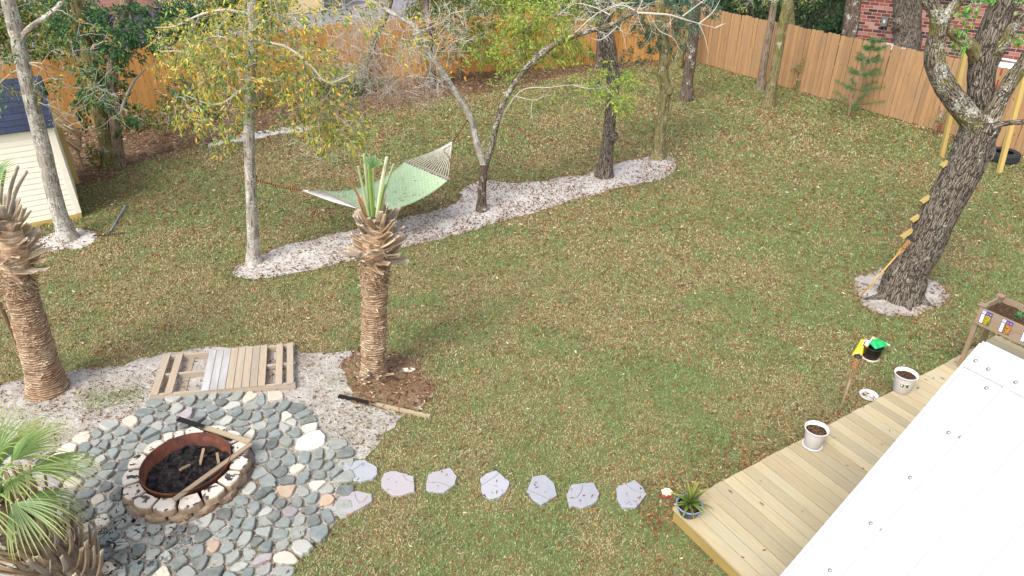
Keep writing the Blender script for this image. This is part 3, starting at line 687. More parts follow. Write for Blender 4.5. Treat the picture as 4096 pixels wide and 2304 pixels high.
# black pot with the bags
pK = at(3480, 1432, 0); pK[2] = 0
t = thing('plant_pot', pK, 'empty black nursery pot standing in the grass, torn bag folded into it', 'flower pot')
MB().lathe([(0, .012), (.095, .012), (.095, .03), (.105, .032), (.125, .20), (.130, .20), (.131, .21), (.122, .21), (.10, .05), (0, .045)], pK, 40).build('pot_shell', m_plain('black_plastic', (.012, .012, .013), .4, .4), t, smooth=True)
MB().lathe([(.09, 0), (.118, 0), (.116, .022), (.10, .026)], pK, 40).build('pot_foot', m_plain('pale_foot', lin('#cdb4b0'), .6), t, smooth=True)
M_bag = NT('bag_film', .35, .5); M_bag.col(M_bag.attr()); M_bag.bump(M_bag.noise(25, 3), .6, .02); M_bag = M_bag.m
def bag(P3, cols, name='plastic_bag'):
    """crumpled sheet over a grid of corner points, two skins"""
    P3 = np.asarray(P3, float); n = 14; u = np.linspace(0, 1, n); A, B = np.meshgrid(u, u, indexing='ij')
    V = (P3[0] * ((1 - A) * (1 - B))[..., None] + P3[1] * (A * (1 - B))[..., None] + P3[2] * (A * B)[..., None] + P3[3] * ((1 - A) * B)[..., None])
    nn = np.cross(P3[1] - P3[0], P3[3] - P3[0]); nn /= np.linalg.norm(nn)
    bulge = (np.sin(np.pi * A) * np.sin(np.pi * B)) ** .6; wr = (fbm(V * 14, 3, 2) - .5)
    top = V + nn * (bulge * .035 + wr * .045 * (bulge + .3))[..., None]; bot = V + nn * (-bulge * .02 + wr * .03 * bulge)[..., None] - nn * .002
    C = np.array([[cols(a, b) for b in u] for a in u]).reshape(-1, 3); mb = MB(); F = []
    for i in range(n - 1):
        for j in range(n - 1): F.append([i * n + j, (i + 1) * n + j, (i + 1) * n + j + 1, i * n + j + 1])
    mb.add(top.reshape(-1, 3), F, C); mb.add(bot.reshape(-1, 3), [q[::-1] for q in F], C); return mb
YL, WH, GR = lin('#d9c022'), lin('#e2e4dc'), lin('#17a85a')
X = np.array([1., 0, 0]); Yv = np.array([0, 1., 0])
k1 = bag([pK + [-.24, .04, .02], pK + [-.13, .0, .03], pK + [.02, .10, .225], pK + [-.10, .17, .20]], lambda a, b: lin('#c8501e') if (.35 < a < .55 and .55 < b < .68) else (WH if b > .62 and a > .35 else YL))
k2 = bag([pK + [-.06, .05, .235], pK + [-.02, -.09, .215], pK + [.25, .03, .20], pK + [.05, .17, .25]], lambda a, b: WH if (a < .12 or b > .9) else (YL if a < .25 and b > .5 else GR))
tb = thing('potting_mix_bag', pK + [-.2, .05, 0], 'torn yellow, white and green plastic bag draped over the black pot', 'bag'); k1.build('bag_body', M_bag, tb, smooth=True, label='yellow and white half of the bag'); k2.build('bag_flap', M_bag, tb, smooth=True, label='green flap folded into the pot')

# torches
M_bam = m_plain('bamboo', lin('#b98f50'), .55, .35, var=.25, sc=8); M_bamg = m_plain('grey_bamboo', lin('#927a62'), .7, .3, var=.3, sc=10)
M_weave = NT('woven_bamboo', .8, .2); bc_ = M_weave.attr('bc', 'Vector'); ch = M_weave.N('ShaderNodeTexChecker'); ch.inputs['Scale'].default_value = 45; M_weave.put(ch.inputs['Vector'], bc_)
M_weave.col(M_weave.mix(M_weave.math('MULTIPLY', ch.outputs['Fac'], .8), lin('#a07a52'), lin('#6e4c34'))); M_weave = M_weave.m
M_blk = m_plain('black_can', (.02, .022, .03), .35, .5)
def torch(A, B, label, mp, r=.013, head=.17, group='bamboo garden torches'):
    A = np.asarray(A, float); B = np.asarray(B, float); d = B - A; L = np.linalg.norm(d); d /= L; x = np.cross(d, [0, 1., 0]); x /= np.linalg.norm(x); y = np.cross(d, x); ax = (x, y, d)
    t = thing('garden_torch', A, label, 'torch', group)
    k = MB(); k.tube([A, A + d * (L - head - .13)], [r, r * .95], 10)
    for q in np.arange(.2, L - head - .2, .22): k.lathe([(r, -.006), (r * 1.18, 0), (r, .006)], A + d * q, 10, ax=ax)
    k.build('pole', mp, t, smooth=True)
    k = MB(); b0 = A + d * (L - head - .15)
    for j in range(12): a_ = j * math.pi / 6; k.tube([b0 + (x * math.cos(a_) + y * math.sin(a_)) * r * .8, A + d * (L - head) + (x * math.cos(a_) + y * math.sin(a_)) * .035], .0035, 4)
    k.build('splayed_strips', mp, t)
    k = MB().lathe([(.034, 0), (.037, head * .2), (.043, head * .97), (.040, head)], A + d * (L - head), 24, ax=ax); k.build('basket', M_weave, t)
    MB().lathe([(.040, -.02), (.048, 0), (.049, .006), (.030, .012), (.020, .022), (.012, .024), (.011, .034), (0, .034)], A + d * L, 24, ax=ax).build('oil_can', M_blk, t, smooth=True)
    k = MB(); q = A + d * (L - head * .5) - y * .045; k.tube([q, q - ZZ * .05, q - ZZ * .09], .0015, 3); k.lathe([(0, 0), (.011, 0), (.011, .018), (0, .018)], q - ZZ * .108, 10); k.build('snuffer', m_plain('tin', (.4, .38, .36), .5, .4, .4), t)
    return t
tA = at(3350, 1670, 0); tB = atY(3432, 1425, tA[1] + .12); torch(tA + [0, 0, -.03], tB, 'grey bamboo torch with black lid standing in the grass by the deck', M_bamg)
tA = at(3418, 1212, 0); tB = atY(3644, 958, 9.5); torch(tA, tB, 'yellow bamboo torch leaning against the big leaning oak trunk', M_bam)

# planter box on legs with seed packets
M_old = m_wood('weathered_board', lin('#97836c'), lin('#8a7258'), lin('#4c3a2a'), 1.2, weather=lin('#8f8a84'))
Pl = atY(3922, 1235, 7.42); pf = np.array([Pl[0], Pl[1], 0]); zt = 1.16; zb = zt - .235
vx = at(4096, 1298, zt) - at(3950, 1235, zt); vx[2] = 0; vx /= np.linalg.norm(vx); vx = VV * .35 + vx * .65; vx /= np.linalg.norm(vx)   # along the front
vy = np.array([-vx[1], vx[0], 0]); pf = at(3922, 1228, zt); pf[2] = 0
t = thing('raised_planter', pf, 'weathered wooden planter box on legs with three seed packets on its front', 'planter')
LB, WB = 1.15, .5
k = MB()
for (a, b, e) in ((pf, pf + vx * LB, vy), (pf + vy * WB, pf + vx * LB + vy * WB, vy)):
    for zc in (zb + .058, zb + .176): k.beam(a + ZZ * zc, b + ZZ * zc, .022, .116, col=rc())
k.build('long_side', M_old, t)
k = MB()
for a in (pf, pf + vx * LB):
    for zc in (zb + .058, zb + .176): k.beam(a + vy * .012 + ZZ * zc, a + vy * (WB - .012) + ZZ * zc, .022, .112, col=rc())
k.build('short_side', M_old, t)
rzp = math.atan2(vx[1], vx[0])
for du in (0, LB):
    for dv in (0, WB):
        p = pf + vx * (du + (.012 if du == 0 else -.012)) + vy * (dv + (.04 if dv == 0 else -.04))
        MB().box((p[0], p[1], DZ + (zt - DZ) / 2), (.05, .05, zt - DZ + .012), rz=rzp, col=rc()).build('leg', M_old, t)
        MB().box((p[0], p[1], zt + .022), (.085, .085, .02), rz=rzp, col=rc()).build('post_cap', M_old, t)
k = MB(); n = 16; U_, V_ = np.meshgrid(np.linspace(.02, LB - .02, n * 2), np.linspace(.02, WB - .02, n), indexing='ij')
Vv = pf + vx * U_[..., None] + vy * V_[..., None] + ZZ * (zt - .07); Vv[..., 2] += (fbm(Vv * 12, 3) - .5) * .04; m_ = n * 2
k.add(Vv.reshape(-1, 3), [[i * n + j, (i + 1) * n + j, (i + 1) * n + j + 1, i * n + j + 1] for i in range(m_ - 1) for j in range(n - 1)]); k.build('soil', M_soil, t)
for cx_, cy_ in ((.33, .30), (.46, .34), (.50, .24), (.85, .3)):
    gs = MB()
    for j in range(38): strap_leaf(gs, pf + vx * (cx_ + gg.normal() * .02) + vy * (cy_ + gg.normal() * .02) + ZZ * (zt - .07), gg.uniform(0, 6.28), gg.uniform(.05, .11), .006, gg.uniform(.3, 1.4), .8, lin('#3f8f4e'), lin('#79b878'), n=4)
    gs.build('seedling', m_leaf('seedling', .5, .3), t)
def text_mesh(s_, size, mat, parent, M, name, ext=.0006):
    cu = bpy.data.curves.new(name, 'FONT'); cu.body = s_; cu.size = size; cu.extrude = ext; cu.align_x = 'CENTER'; cu.align_y = 'CENTER'
    o = bpy.data.objects.new(name, cu); S.collection.objects.link(o); dg = bpy.context.evaluated_depsgraph_get(); me = bpy.data.meshes.new_from_object(o.evaluated_get(dg))
    bpy.data.objects.remove(o); me.transform(M); me.materials.clear(); me.materials.append(mat); o = bpy.data.objects.new(name, me); S.collection.objects.link(o)
    o.parent = parent; return o
def frame_M(o, xax, yax, org):
    z = np.cross(xax, yax); p = np.asarray(o) - np.asarray(org)
    return Matrix(((xax[0], yax[0], z[0], p[0]), (xax[1], yax[1], z[1], p[1]), (xax[2], yax[2], z[2], p[2]), (0, 0, 0, 1)))
M_ink = m_plain('ink', (.05, .04, .08), .6)
M_white = m_plain('paper_white', (.75, .74, .76), .6, var=.03)
fn_ = -vy
for (du, words_, fc, cen, lab) in ((.105, 'COREOPSIS', lin('#e8c21c'), lin('#8a5a12'), 'seed packet with yellow flowers at the left post'), (.345, 'TIGER LILY', lin('#d9632a'), lin('#f0a050'), 'seed packet with orange flowers in the middle'), (.60, 'GARDEN PHLOX', lin('#c9587a'), lin('#e8b0c0'), 'seed packet with pink flowers at the picture edge')):
    c_ = pf + vx * du + fn_ * .0115 + ZZ * (zt - .105); pw, ph = .125, .185
    par = tag(thing('seed_packet', c_, lab, 'seed packet', 'seed packets on the planter'), None, None)
    gr_ = MB(); q = lambda x0, x1, y0, y1, col, d: gr_.add([c_ + vx * x0 + ZZ * y0 + fn_ * d, c_ + vx * x1 + ZZ * y0 + fn_ * d, c_ + vx * x1 + ZZ * y1 + fn_ * d, c_ + vx * x0 + ZZ * y1 + fn_ * d], [[0, 1, 2, 3]], col)
    gr_.beam(c_ - vx * pw / 2 + fn_ * .001, c_ + vx * pw / 2 + fn_ * .001, .002, ph, col=lin('#4a2f86'))
    q(-.058, -.018, .052, .088, lin('#e9e9ee'), .0030); q(-.058, -.022, -.085, .040, lin('#e4e2ea'), .0030)
    for j in range(7): q(-.052 + j * .004, -.052 + j * .004 + .0016 + .0008 * (j % 2), .062, .082, lin('#26242c'), .0036)
    q(-.010, .058, .070, .074, lin('#b8a8d8'), .0030); q(.0, .012, .058, .066, lin('#b8a8d8'), .0030); q(.034, .050, .057, .067, lin('#b8a8d8'), .0030)
    gr_.build('packet_sleeve', M_col, par)
    ph_ = MB(); ph_.add([c_ + vx * -.018 + ZZ * -.088 + fn_ * .003, c_ + vx * .060 + ZZ * -.088 + fn_ * .003, c_ + vx * .060 + ZZ * .045 + fn_ * .003, c_ + vx * -.018 + ZZ * .045 + fn_ * .003], [[0, 1, 2, 3]], lin('#4c6a2c'))
    for j in range(46):
        o_ = c_ + vx * gg.uniform(-.012, .054) + ZZ * gg.uniform(-.082, .038) + fn_ * (.0034 + j * .00002); rot = gg.uniform(0, 1); V = [o_]
        for a_ in range(10): rr_2 = .0085 if a_ % 2 == 0 else .0048; V.append(o_ + vx * math.cos(a_ * .628 + rot) * rr_2 + ZZ * math.sin(a_ * .628 + rot) * rr_2)
        ph_.add(V, [[0, 1 + a_, 1 + (a_ + 1) % 10] for a_ in range(10)], np.array([cen] + [fc] * 10) * gg.uniform(.75, 1.15))
    ph_.build('flower_picture', M_col, par)
    text_mesh(words_, .0165, M_ink, par, frame_M(c_ + vx * -.040 + ZZ * -.022 + fn_ * .0036, ZZ, -vx, par['_o']), 'lettering', .0002)

# big oak rungs are built with the tree; swing posts and tyre
M_post = m_wood('yellow_pine_post', lin('#c9b072'), lin('#b59a5a'), lin('#7a5a30'), 1.0, rough=.7)
for (b, tp, Yt, lab) in (((3765, 628), (3862, 205), 16.2, 'tall yellow pine post seen through the fork of the big oak, left one'), ((3997, 690), (4112, 250), 15.2, 'tall yellow pine post standing beside the black tyre')):
    A = at(*b); A[2] = -.05; B = atY(*tp, Yt); MB().beam(A, B, .09, .09, up=(0, -1, .1), col=rc()).build('timber_post', M_post).update_tag()
    o = S.collection.objects[-1]; o = [q for q in S.collection.objects if q.name.startswith('timber_post')][-1]; tag(o, lab, 'post', 'yellow pine posts by the right fence')
pt = at(4012, 622, .12); pt[2] = 0
t = thing('tyre', pt, 'black car tyre lying flat on the lawn against the fence', 'tyre')
M_tyre = NT('rubber', .7, .3); M_tyre.col((.025, .027, .03)); M_tyre.bump(M_tyre.noise(40, 3, M_tyre.scale(M_tyre.attr('bc', 'Vector'), (1, 1, .3))), .5, .02); M_tyre = M_tyre.m
k = MB().lathe([(.20, .02), (.27, 0), (.33, .02), (.345, .06), (.335, .075), (.345, .09), (.335, .105), (.345, .12), (.335, .135), (.345, .15), (.345, .17), (.33, .21), (.27, .235), (.20, .215), (.19, .20), (.24, .19), (.31, .17), (.31, .06), (.24, .04), (.19, .035), (.20, .02)], pt + ZZ * .005, 56)
k.build('tyre_casing', M_tyre, t, smooth=False)
# ================================================================ FENCES AND BUILDINGS
g = np.random.default_rng(31)
M_fenR = m_wood('cedar_picket', lin('#b38d63'), lin('#987551'), lin('#4c301e'), 1.0, weather=lin('#857664'))
M_fenL = m_wood('orange_stained_picket', lin('#c8924e'), lin('#b37d42'), lin('#664224'), 1.0, weather=lin('#b08a58'))
def fence(name, label, pts, mat, h=1.83, side=1):
    a0 = np.array(pts[0] + (0,), float); t = thing(name, a0, label, 'fence')
    mb = MB(); rl = MB(); posts = []
    for (p, q) in zip(pts[:-1], pts[1:]):
        p = np.array(p + (0,), float); q = np.array(q + (0,), float); L = np.linalg.norm(q - p); d = (q - p) / L; nn = np.array([-d[1], d[0], 0]) * side
        n = int(L / .1435)
        for i in range(n):
            c = p + d * (i + .5) * L / n; hh = h + g.normal() * .012; w_ = .0672 + g.normal() * .001; e = .026; off = nn * (g.uniform(-.004, .004)); lean = d * g.normal() * .006
            z0 = .02 + g.uniform(0, .02)
            out = [(-w_, z0), (w_, z0), (w_, hh - e), (w_ - e, hh), (-w_ + e, hh), (-w_, hh - e)]
            V = []; B = []
            for s_ in (-.008, .008):
                for (x, z) in out: V.append(c + off + d * x + nn * s_ + ZZ * z + lean * z); B.append((z, x, s_))
            tint = g.choice([g.uniform(.1, .45), g.uniform(.4, 1)])
            colr = (tint, g.uniform(0, 1), g.uniform(0, 1))
            mb.add(V, [[5, 4, 3, 2, 1, 0], [6, 7, 8, 9, 10, 11]] + [[k, (k + 1) % 6, 6 + (k + 1) % 6, 6 + k] for k in range(6)], colr, bc=B)
        for z in (.3, .95, 1.6): rl.beam(p + nn * .03 + ZZ * z, q + nn * .03 + ZZ * z, .04, .085, col=rc())
        for k in range(int(L / 2.44) + 1): posts.append(p + d * min(L, k * 2.44) + nn * .1)
    mb.build('picket_panel', mat, t); rl.build('fence_rails', mat, t)
    for c in posts: MB().box((c[0], c[1], .85), (.09, .09, 1.7), rz=math.atan2(d[1], d[0]), col=rc()).build('fence_post', mat, t)
    return t
fence('privacy_fence', 'weathered cedar picket fence running along the right side of the yard', [(6.28, 26.06), (14.1, 12.95)], M_fenR, 1.84, 1)
fence('privacy_fence', 'orange stained picket fence along the back and left of the yard', [(-14.2, 16.0), (-10.35, 19.0), (-5.5, 22.65), (-4.2, 23.4), (6.2, 26.15)], M_fenL, 1.82, 1)

# brick house behind the right fence
M_brick = NT('brick', .9, .15); bcv = M_brick.attr('bc', 'Vector'); bt = M_brick.N('ShaderNodeTexBrick'); M_brick.put(bt.inputs['Vector'], bcv)
bt.inputs['Scale'].default_value = 1; bt.inputs['Brick Width'].default_value = .255; bt.inputs['Row Height'].default_value = .093; bt.inputs['Mortar Size'].default_value = .008; bt.inputs['Color1'].default_value = (0, 0, 0, 1); bt.inputs['Color2'].default_value = (1, 1, 1, 1); bt.inputs['Mortar'].default_value = (.5, .5, .5, 1); bt.inputs['Bias'].default_value = 0
rnd = bt.outputs['Color']
cb = M_brick.ramp(rnd, [(0, lin('#2c2226')), (.2, lin('#432a2c')), (.4, lin('#6c342c')), (.6, lin('#84402f')), (.8, lin('#9a5848')), (1, lin('#b08a80'))])
cb = M_brick.mix(M_brick.math('MULTIPLY', M_brick.noise(11, 5), .25), cb, lin('#94786e'))
cb = M_brick.mix(bt.outputs['Fac'], cb, lin('#a89a90')); M_brick.col(cb); M_brick.bump(M_brick.math('SUBTRACT', M_brick.noise(30, 3), bt.outputs['Fac']), .6, .01); M_brick = M_brick.m
HA = atY(3372, 240, 22.6); HA[2] = 0
hd = np.array([.80, -.60, 0]); hn = np.array([.6, .8, 0])
def wall_quads(mb, a, b, h, th, n_, mat=0):
    L = np.linalg.norm(b - a); d = (b - a) / L
    V = [a, b, b + ZZ * h, a + ZZ * h]; B = [(0, 0, 0), (L, 0, 0), (L, h, 0), (0, h, 0)]
    mb.add(V, [[0, 1, 2, 3]], bc=B, mat=mat)
house = thing('brick_house', HA, 'red and brown brick house wall standing behind the right fence', 'house')
mb = MB(); LH, WH_, HH = 14, 9, 3.2
c = [HA, HA + hd * LH, HA + hd * LH + hn * WH_, HA + hn * WH_]
for i in range(4): wall_quads(mb, c[i], c[(i + 1) % 4], HH, .1, None)
mb.build('brick_wall', M_brick, house)
mb = MB(); e = .5; r0 = [c[0] - hd * e - hn * e, c[1] + hd * e - hn * e, c[2] + hd * e + hn * e, c[3] - hd * e + hn * e]
rd = [c[0] + hn * WH_ / 2 - hd * e + ZZ * (HH + 2.2), c[1] + hn * WH_ / 2 + hd * e + ZZ * (HH + 2.2)]
V = [p + ZZ * HH for p in r0] + rd; mb.add(V, [[0, 1, 5, 4], [2, 3, 4, 5], [1, 2, 5], [3, 0, 4], [3, 2, 1, 0]]); mb.build('roof', m_plain('grey_shingle', lin('#5a5550'), .9), house)
M_meter = m_plain('grey_green_metal', lin('#6b7166'), .5, .4)
def onwall(x, y):
    d = ray(x, y); t = ((HA - C0) @ hn) / (d @ hn); return C0 + d * t
for (x, y, ch, x2, y2) in ((3541, 84, '1', 3545, 178), (3583, 91, '2', 3576, 182)):
    p = onwall(x, y); m = MB().beam(p - ZZ * .13 - hn * .06, p + ZZ * .13 - hn * .06, .17, .12, up=hn)
    o = m.build('meter_box', M_meter, house)
    q = MB().beam(p - ZZ * .04 - hn * .121, p + ZZ * .05 - hn * .121, .05, .004, up=hn); q.build('number_plate', M_white, o)
    text_mesh(ch, .085, M_ink, o, frame_M(p - hn * .125, hd, ZZ, house['_o']), 'numeral', .001)
    b = onwall(x2, y2) - hn * .03; a = p - ZZ * .13 - hn * .03; MB().tube([a, (a + b) / 2 + (a - b) * .1, b, [b[0], b[1], .1]], .02, 8).build('conduit', M_meter, house)
a = onwall(4005, 220) - hn * .5; b = onwall(4096, 237) - hn * .5; MB().tube([a - (b - a) * .3, a, b, b + (b - a) * 2], .032, 10).build('white_pipe', M_potw, house)
# dark tank and covered pile behind the fence
p = atY(3560, 183, 20.6); t = tag(thing('black_tank', [p[0], p[1], 0], 'black plastic tank with a pale rim showing over the fence by the brick wall', 'tank'), None, None)
MB().lathe([(.40, 0), (.42, p[2] - .05), (.40, p[2] - .02), (0, p[2] - .05)], [p[0], p[1], 0], 32).build('tank_body', M_blk, t, smooth=True)
MB().lathe([(.41, -.03), (.435, -.02), (.43, .0), (.40, .0)], p, 32).build('tank_rim', M_potw, t, smooth=True)
p = atY(4060, 272, 18.0); t = thing('covered_cart', [p[0], p[1], 0], 'red cart with a white sheet over it behind the fence beside the oak', 'cart')
MB().box((p[0] - .05, p[1] + .2, (p[2] - .02) / 2), (.5, .4, p[2] - .02), rz=-.6).build('cart_body', m_plain('red_paint', lin('#a5231c'), .5), t)
bag([p + [-.38, .2, -.04], p + [.3, -.3, -.05], p + [.35, .0, .06], p + [-.2, .35, .07]], lambda a, b: lin('#dcdfe4')).build('sheet', M_bag, t, smooth=True)

# cream clapboard house beyond the back fence, top left
M_lap = NT('cream_siding', .7, .25); wv = M_lap.N('ShaderNodeTexWave', wave_type='BANDS', bands_direction='Z', wave_profile='SAW'); wv.inputs['Scale'].default_value = 2.1; M_lap.put(wv.inputs['Vector'], M_lap.pos())
M_lap.col(M_lap.mix(M_lap.ramp(wv.outputs['Fac'], [(.0, .8), (.12, 0)]), lin('#d9c294'), lin('#8f7c58'))); M_lap.bump(wv.outputs['Fac'], .6, .03); M_lap = M_lap.m
A = np.array([-19.5, 31.0, 0]); B = np.array([-9.0, 36.0, 0]); d = (B - A) / np.linalg.norm(B - A); n_ = np.array([-d[1], d[0], 0])
hs_ = thing('cream_house', A, 'cream clapboard house glimpsed through the leaves beyond the back fence', 'house')
mb = MB(); cc4 = [A, B, B + n_ * 8, A + n_ * 8]
for i in range(4): wall_quads(mb, cc4[i], cc4[(i + 1) % 4], 4.6, .1, None)
mb.build('wall', M_lap, hs_); 
mb = MB(); V = [p + ZZ * 4.6 for p in (cc4[0] - d * .4 - n_ * .4, cc4[1] + d * .4 - n_ * .4, cc4[2] + d * .4 + n_ * .4, cc4[3] - d * .4 + n_ * .4)] + [A + n_ * 4 + ZZ * 7, B + n_ * 4 + ZZ * 7]
mb.add(V, [[0, 1, 5, 4], [2, 3, 4, 5], [1, 2, 5], [3, 0, 4], [3, 2, 1, 0]]); mb.build('roof', m_plain('brown_shingle', lin('#5d5048'), .9), hs_)
for q in (2.5, 7): 
    mb = MB().beam(A + d * q - n_ * .03 + ZZ * 1.2, A + d * q - n_ * .03 + ZZ * 2.6, 1.0, .06, up=n_); f_ = mb.build('window', M_white, hs_)
    MB().beam(A + d * q - n_ * .065 + ZZ * 1.27, A + d * q - n_ * .065 + ZZ * 2.53, .86, .02, up=n_).build('pane', m_plain('window_glass', (.03, .04, .05), .1, .8), f_)
# purple canopy and pale blue things in that yard
M_purp = NT('purple_cloth', .8, .2); M_purp.col(M_purp.mix(M_purp.noise(2.5, 4), lin('#74508a'), lin('#8e5f98'))); M_purp = M_purp.m
pc = np.array([-13.2, 24.6, 0]); t = thing('garden_canopy', pc, 'sagging purple cloth canopy with a brown top beyond the left fence', 'canopy')
def cloth(c, w_, d_, z0, z1, name, m, sag=.25, rz=.5):
    n = 16; A_, B_ = np.meshgrid(np.linspace(-1, 1, n), np.linspace(-1, 1, n), indexing='ij'); x = np.array([math.cos(rz), math.sin(rz), 0]); y = np.array([-x[1], x[0], 0])
    V = c + x * (A_ * w_ / 2)[..., None] + y * (B_ * d_ / 2)[..., None] + ZZ * (z1 - (z1 - z0) * np.maximum(abs(A_), abs(B_)) ** 2 + sag * (fbm(np.stack([A_ * 3, B_ * 3, A_ * 0], -1), 3, 5) - .5))[..., None]
    mb = MB(); mb.add(V.reshape(-1, 3), [[i * n + j, (i + 1) * n + j, (i + 1) * n + j + 1, i * n + j + 1] for i in range(n - 1) for j in range(n - 1)]); return mb.build(name, m, t, smooth=True)
cloth(pc, 3.2, 2.4, 2.0, 2.5, 'canopy_top', m_plain('brown_cloth', lin('#7a5348'), .8), .3)
for sx, sy in ((-1.5, -1.1), (1.5, -1.1), (-1.5, 1.1), (1.5, 1.1)):
    x = np.array([math.cos(.5), math.sin(.5), 0]); y = np.array([-x[1], x[0], 0]); p = pc + x * sx + y * sy; MB().tube([p, p + ZZ * 2.05], .02, 8).build('canopy_pole', M_meter, t)
def curtain(a, b, z0, z1, name, m, par, n=40):
    V = []; 
    for i in range(n + 1):
        u = i / n; q = a + (b - a) * u; o_ = math.sin(u * 46) * .05 + math.sin(u * 17) * .05; nn = np.array([-(b - a)[1], (b - a)[0], 0]); nn /= np.linalg.norm(nn)
        V += [q + nn * o_ * 1.6 + ZZ * z0, q + nn * o_ + ZZ * (z1 - .12 * math.sin(math.pi * ((u * 3) % 1)))]
    mb = MB(); mb.add(V, [[2 * i, 2 * i + 2, 2 * i + 3, 2 * i + 1] for i in range(n)]); mb.build(name, m, par)
curtain(pc - x * 1.5 - y * 1.12, pc + x * 1.5 - y * 1.12, .9, 2.12, 'canopy_curtain', M_purp, t)
curtain(pc + x * 1.52 - y * 1.1, pc + x * 1.52 + y * 1.1, .3, 2.12, 'canopy_curtain', M_purp, t, 24)
p = atY(640, 110, 27.0); t = thing('parked_trailer', [p[0], p[1], 0], 'pale blue and white trailer glimpsed beyond the left fence', 'trailer')
MB().box((p[0], p[1], .95), (3.2, 1.7, 1.0), rz=.45).build('trailer_body', m_plain('pale_blue_paint', lin('#aebccd'), .4), t)
for s1 in (-.9, .9): MB().lathe([(.3, -.1), (.3, .1), (.1, .11)], (p[0] + s1 * math.cos(.45) + .38, p[1] + s1 * math.sin(.45) - .8, .31), 24, ax=((1, 0, 0), (0, 0, 1), (0, 1, 0))).build('wheel', M_tyre, t)
p = at(1356, 30, 0); t = thing('patio_chair', p, 'dark patio chair and white legs on the gravel beyond the back fence', 'chair')
for sx in (-.25, .25):
    for sy in (-.25, .25): MB().tube([p + [sx, sy, 0], p + [sx * .9, sy * .9, .45]], .02, 6).build('leg', M_potw, t)
MB().box(p + ZZ * .47, (.55, .55, .05), rz=.3).build('seat', M_blk, t); MB().box(p + [-.05, .27, .85], (.55, .05, .7), rz=.3).build('backrest', M_blk, t)
# low wire fence in the neighbour's yard
a, b = at(1150, 62, 1.0), at(1560, 20, 1.0); t = thing('wire_fence', [a[0], a[1], 0], 'low chain link fence with a pale top rail across the gravel yard', 'fence')
k = MB().tube([a, b], .022, 8); k.build('top_rail', M_meter, t)
k = MB(); L = np.linalg.norm(b - a); dd = (b - a) / L
for i in range(int(L / .12)):
    for s_ in (-1, 1):
        q = a + dd * i * .12; e_ = q + dd * .9 * s_; e_[2] = .08; 
        if 0 < (e_ - a) @ dd < L: k.tube([q, e_], .003, 3, cap=False)
k.build('chain_mesh', M_meter, t)
for i in range(5): q = a + dd * L * i / 4; MB().tube([[q[0], q[1], 0], q], .025, 8).build('post', M_meter, t)

# ---------------------------------------------------------------- shed
sa, sb = SHED_A, SHED_B; sx = (sb - sa) / np.linalg.norm(sb - sa); sx = np.append(sx, 0); sy = np.array([sx[1], -sx[0], 0]); sy = sy if sy[1] > 0 else -sy
O = np.append(sa, 0); W_, D_, H_ = 2.9, 2.3, 1.86
shed = thing('garden_shed', O, 'small cream sided garden shed with dark blue shingle roof at the left edge', 'shed')
M_vin = m_plain('cream_vinyl', lin('#efe7d4'), .45, .4, var=.04, sc=3)
M_shing = NT('blue_black_shingle', .85, .2); bs = M_shing.N('ShaderNodeTexBrick'); M_shing.put(bs.inputs['Vector'], M_shing.attr('bc', 'Vector')); bs.inputs['Scale'].default_value = 1; bs.inputs['Brick Width'].default_value = .3; bs.inputs['Row Height'].default_value = .14; bs.inputs['Mortar Size'].default_value = .006
bs.inputs['Color1'].default_value = (.020, .027, .055, 1); bs.inputs['Color2'].default_value = (.032, .042, .078, 1); bs.inputs['Mortar'].default_value = (.012, .013, .018, 1)
M_shing.col(M_shing.mix(M_shing.math('MULTIPLY', M_shing.noise(60, 3), .5), bs.outputs['Color'], (.05, .056, .08))); M_shing.bump(M_shing.math('SUBTRACT', M_shing.noise(90, 2), bs.outputs['Fac']), .5, .008); M_shing = M_shing.m
gy = D_ / 2; HR = H_ + .62
def siding(name, o, d, n_, L, z0, zf):
    mb = MB(); z = z0; k = 0
    while z < max(zf(0), zf(L / 2), zf(L)) - .001:
        z2 = z + .105; 
        # clip each course under the gable line
        def span(zz):
            xs = np.linspace(0, L, 101); ok = [x for x in xs if zf(x) >= zz - 1e-6]; return (min(ok), max(ok)) if ok else None
        s1 = span(min(z, 9)); s2 = span(z2) or (span(z + .05) and (L / 2, L / 2))
        if not s1 or not s2: break
        for (za, zb_, oa, ob) in ((z, z + .075, .020, .014), (z + .075, z2, .014, .004)):
            V = [o + d * s1[0] + n_ * oa + ZZ * za, o + d * s1[1] + n_ * oa + ZZ * za, o + d * (s2[1]) + n_ * ob + ZZ * zb_, o + d * (s2[0]) + n_ * ob + ZZ * zb_]; mb.add(V, [[0, 1, 2, 3]])
        V = [o + d * s1[0] + ZZ * z, o + d * s1[1] + ZZ * z, o + d * s1[1] + n_ * .02 + ZZ * z, o + d * s1[0] + n_ * .02 + ZZ * z]; mb.add(V, [[0, 1, 2, 3]])
        z = z2; k += 1
    mb.build(name, M_vin, shed)
siding('front_wall', O, sx, -sy, W_, .10, lambda x: H_); siding('back_wall', O + sy * D_, sx, sy, W_, .10, lambda x: H_)
gable = lambda x: H_ + .62 * (1 - abs(x - gy) / gy)
siding('end_wall', O, sy, -sx, D_, .10, gable); siding('end_wall', O + sx * W_, sy, sx, D_, .10, gable)
for q in (0, W_):
    for r in (0, D_): c = O + sx * (q + (.02 if q == 0 else -.02)) + sy * (r + (.02 if r == 0 else -.02)); MB().box((c[0], c[1], (.1 + H_) / 2 + .0), (.11, .11, H_ - .12), rz=math.atan2(sx[1], sx[0])).build('corner_trim', M_vin, shed)
k = MB(); k.beam(O - sx * .02 - sy * .005 + ZZ * .05, O + sx * W_ - sy * .005 + ZZ * .05, .05, .10, col=rc()); k.build('skid', M_post, shed)
